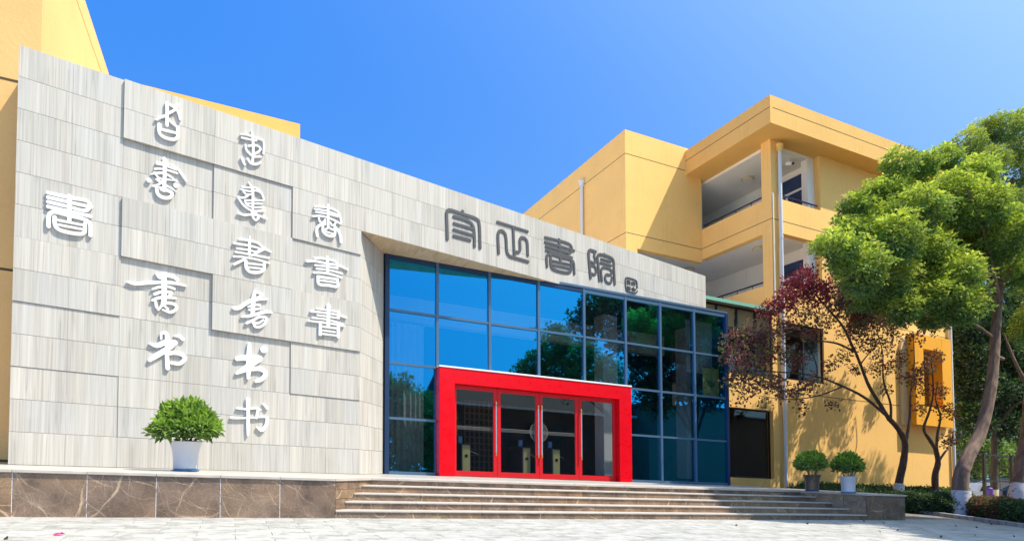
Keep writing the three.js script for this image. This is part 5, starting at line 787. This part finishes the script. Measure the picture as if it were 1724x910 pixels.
mirrored('round leafy tree across the plaza mirrored above the red portal', 1050, 12, 690, [[885, 615, 1.2], [905, 600, 1.4], [925, 580, 1.5], [940, 570, 1.2], [955, 600, 1.7], [930, 625, 1.8], [975, 595, 1.3], [985, 625, 1.6], [960, 640, 1.8], [1010, 625, 1.3], [900, 640, 1.6], [1030, 640, 1.2], [870, 630, 1.0]], bgBright, bgClump, 60, 0.3);
mirrored('green shrubbery across the plaza mirrored in the first glass bay', 690, 9, 760, [[660, 680, 1.6], [685, 690, 1.6], [710, 705, 1.6], [730, 720, 1.6], [660, 730, 1.8], [690, 740, 1.8], [720, 755, 1.6], [640, 700, 1.8], [655, 770, 1.4], [700, 775, 1.4], [670, 655, 1.0], [650, 660, .9]], bgBright, bgClump, 60, 0.15, 'tall_shrub', 'shrub');
mirrored('far green trees across the plaza mirrored beside the glass corner', 1090, 26, 720, [[1060, 720, 2.2], [1090, 730, 2.4], [1130, 735, 2.4], [1040, 745, 2.2], [1170, 740, 2.6], [1010, 750, 2]], bgBright, bgClump, 30, 0.3);
{
  const z = 16, a = mir(760, 690, z), b = mir(1045, 690, z), t = thing('grey_roofed_hall', 'long low hall with dark tiled roof across the plaza mirrored in the doors', 'building', [(a.x + b.x) / 2, 0, z]);
  const x0 = a.x + 0.5, x1 = b.x + 3, y = a.y + 0.6;
  part(t, 'hall_wall', B(x0, x1, -2, y, z, z + 9), std(C(0.07, 0.055, 0.045), 0.9));
  const s = new THREE.Shape(); s.moveTo(z - 1, y); s.lineTo(z + 10, y); s.lineTo(z + 4.5, y + 2.6); s.lineTo(z - 1, y);
  part(t, 'tiled_roof', sheet(new THREE.ExtrudeGeometry(s, { depth: x1 - x0 + 1.2, bevelEnabled: false }).rotateY(-Math.PI / 2).translate(x1 + 0.6, 0, 0)), std(C(0.018, 0.02, 0.024), 0.9));
  part(t, 'eave_board', B(x0 - 0.6, x1 + 0.6, y - 0.22, y - 0.01, z - 1.05, z - 1.0), M.whiteTrim);
  for (let i = 0; i < 7; i++) { const x = lerp(x0 + 1.5, x1 - 1.5, i / 6); part(t, 'hall_window', B(x - 0.7, x + 0.7, y - 3.0, y - 1.2, z - 0.04, z + 0.01), phy(C(0.03, 0.04, 0.05), 0.1)); }
}
{
  const a = mir(1090, 690, 12), b = mir(1220, 690, 12), t = thing('beige_block', 'plain beige building across the plaza mirrored in the glass near its corner', 'building', [(a.x + b.x) / 2, 0, 14]);
  part(t, 'block_wall', B(mir(1105, 690, 12).x, b.x + 40, -2, a.y + 0.6, 12, 22), plaster(0.20, 0.145, 0.10), { uv: 0.25 }); part(t, 'block_roof', B(mir(1105, 690, 12).x - 0.3, b.x + 40.3, a.y + 0.602, a.y + 0.9, 11.7, 22.3), M.insideDark);
}

// ---------------------------------------------------------------- fallen things
{
  const p = onY(97, 901, 0), t = thing('fallen_petal', 'small magenta flower petal lying on the pale paving', 'petal', [p.x, 0.004, p.z]);
  const g = new THREE.SphereGeometry(0.05, 14, 8, 0, 6.3, 0, 1.3).scale(1, 0.62, 0.75); plain(t, 'petal', g, std(C(0.50, 0.02, 0.18), 0.7)); plain(t, 'petal_tip', new THREE.ConeGeometry(0.016, 0.05, 8).rotateZ(-1.9).translate(0.05, 0.018, 0), std(C(0.44, 0.02, 0.2), 0.7));
  const g0 = leafClump(1, 0.1, 0, 0.3, 31); let first = null;
  [[1340, 879], [1360, 881], [1455, 877], [1488, 880], [1432, 885], [1500, 888], [1512, 892], [1482, 894], [1610, 885], [1645, 887], [1585, 903], [1642, 900], [1708, 902], [1670, 882], [1240, 884], [10, 906]].forEach(([x, y]) => {
    const q = onY(x, y, 0.012); let l;
    if (!first) { l = first = thing('fallen_leaf', 'small dry brown leaf lying on the pale paving', 'leaf', [q.x, 0.012, q.z], 'dry leaves on the paving'); plain(l, 'leaf_blade', g0.clone().center(), std(C(0.14, 0.07, 0.035), 0.9, { side: THREE.DoubleSide })); }
    else { l = first.clone(); l.name = numbered('fallen_leaf'); l.userData = { ...first.userData }; scene.add(l); l.position.copy(P(q.x, 0.012, q.z)); }
    l.rotation.set(0, R() * 6.28, 0); l.scale.setScalar(0.7 + 0.6 * R());
  });
}

renderer.render(scene, camera);
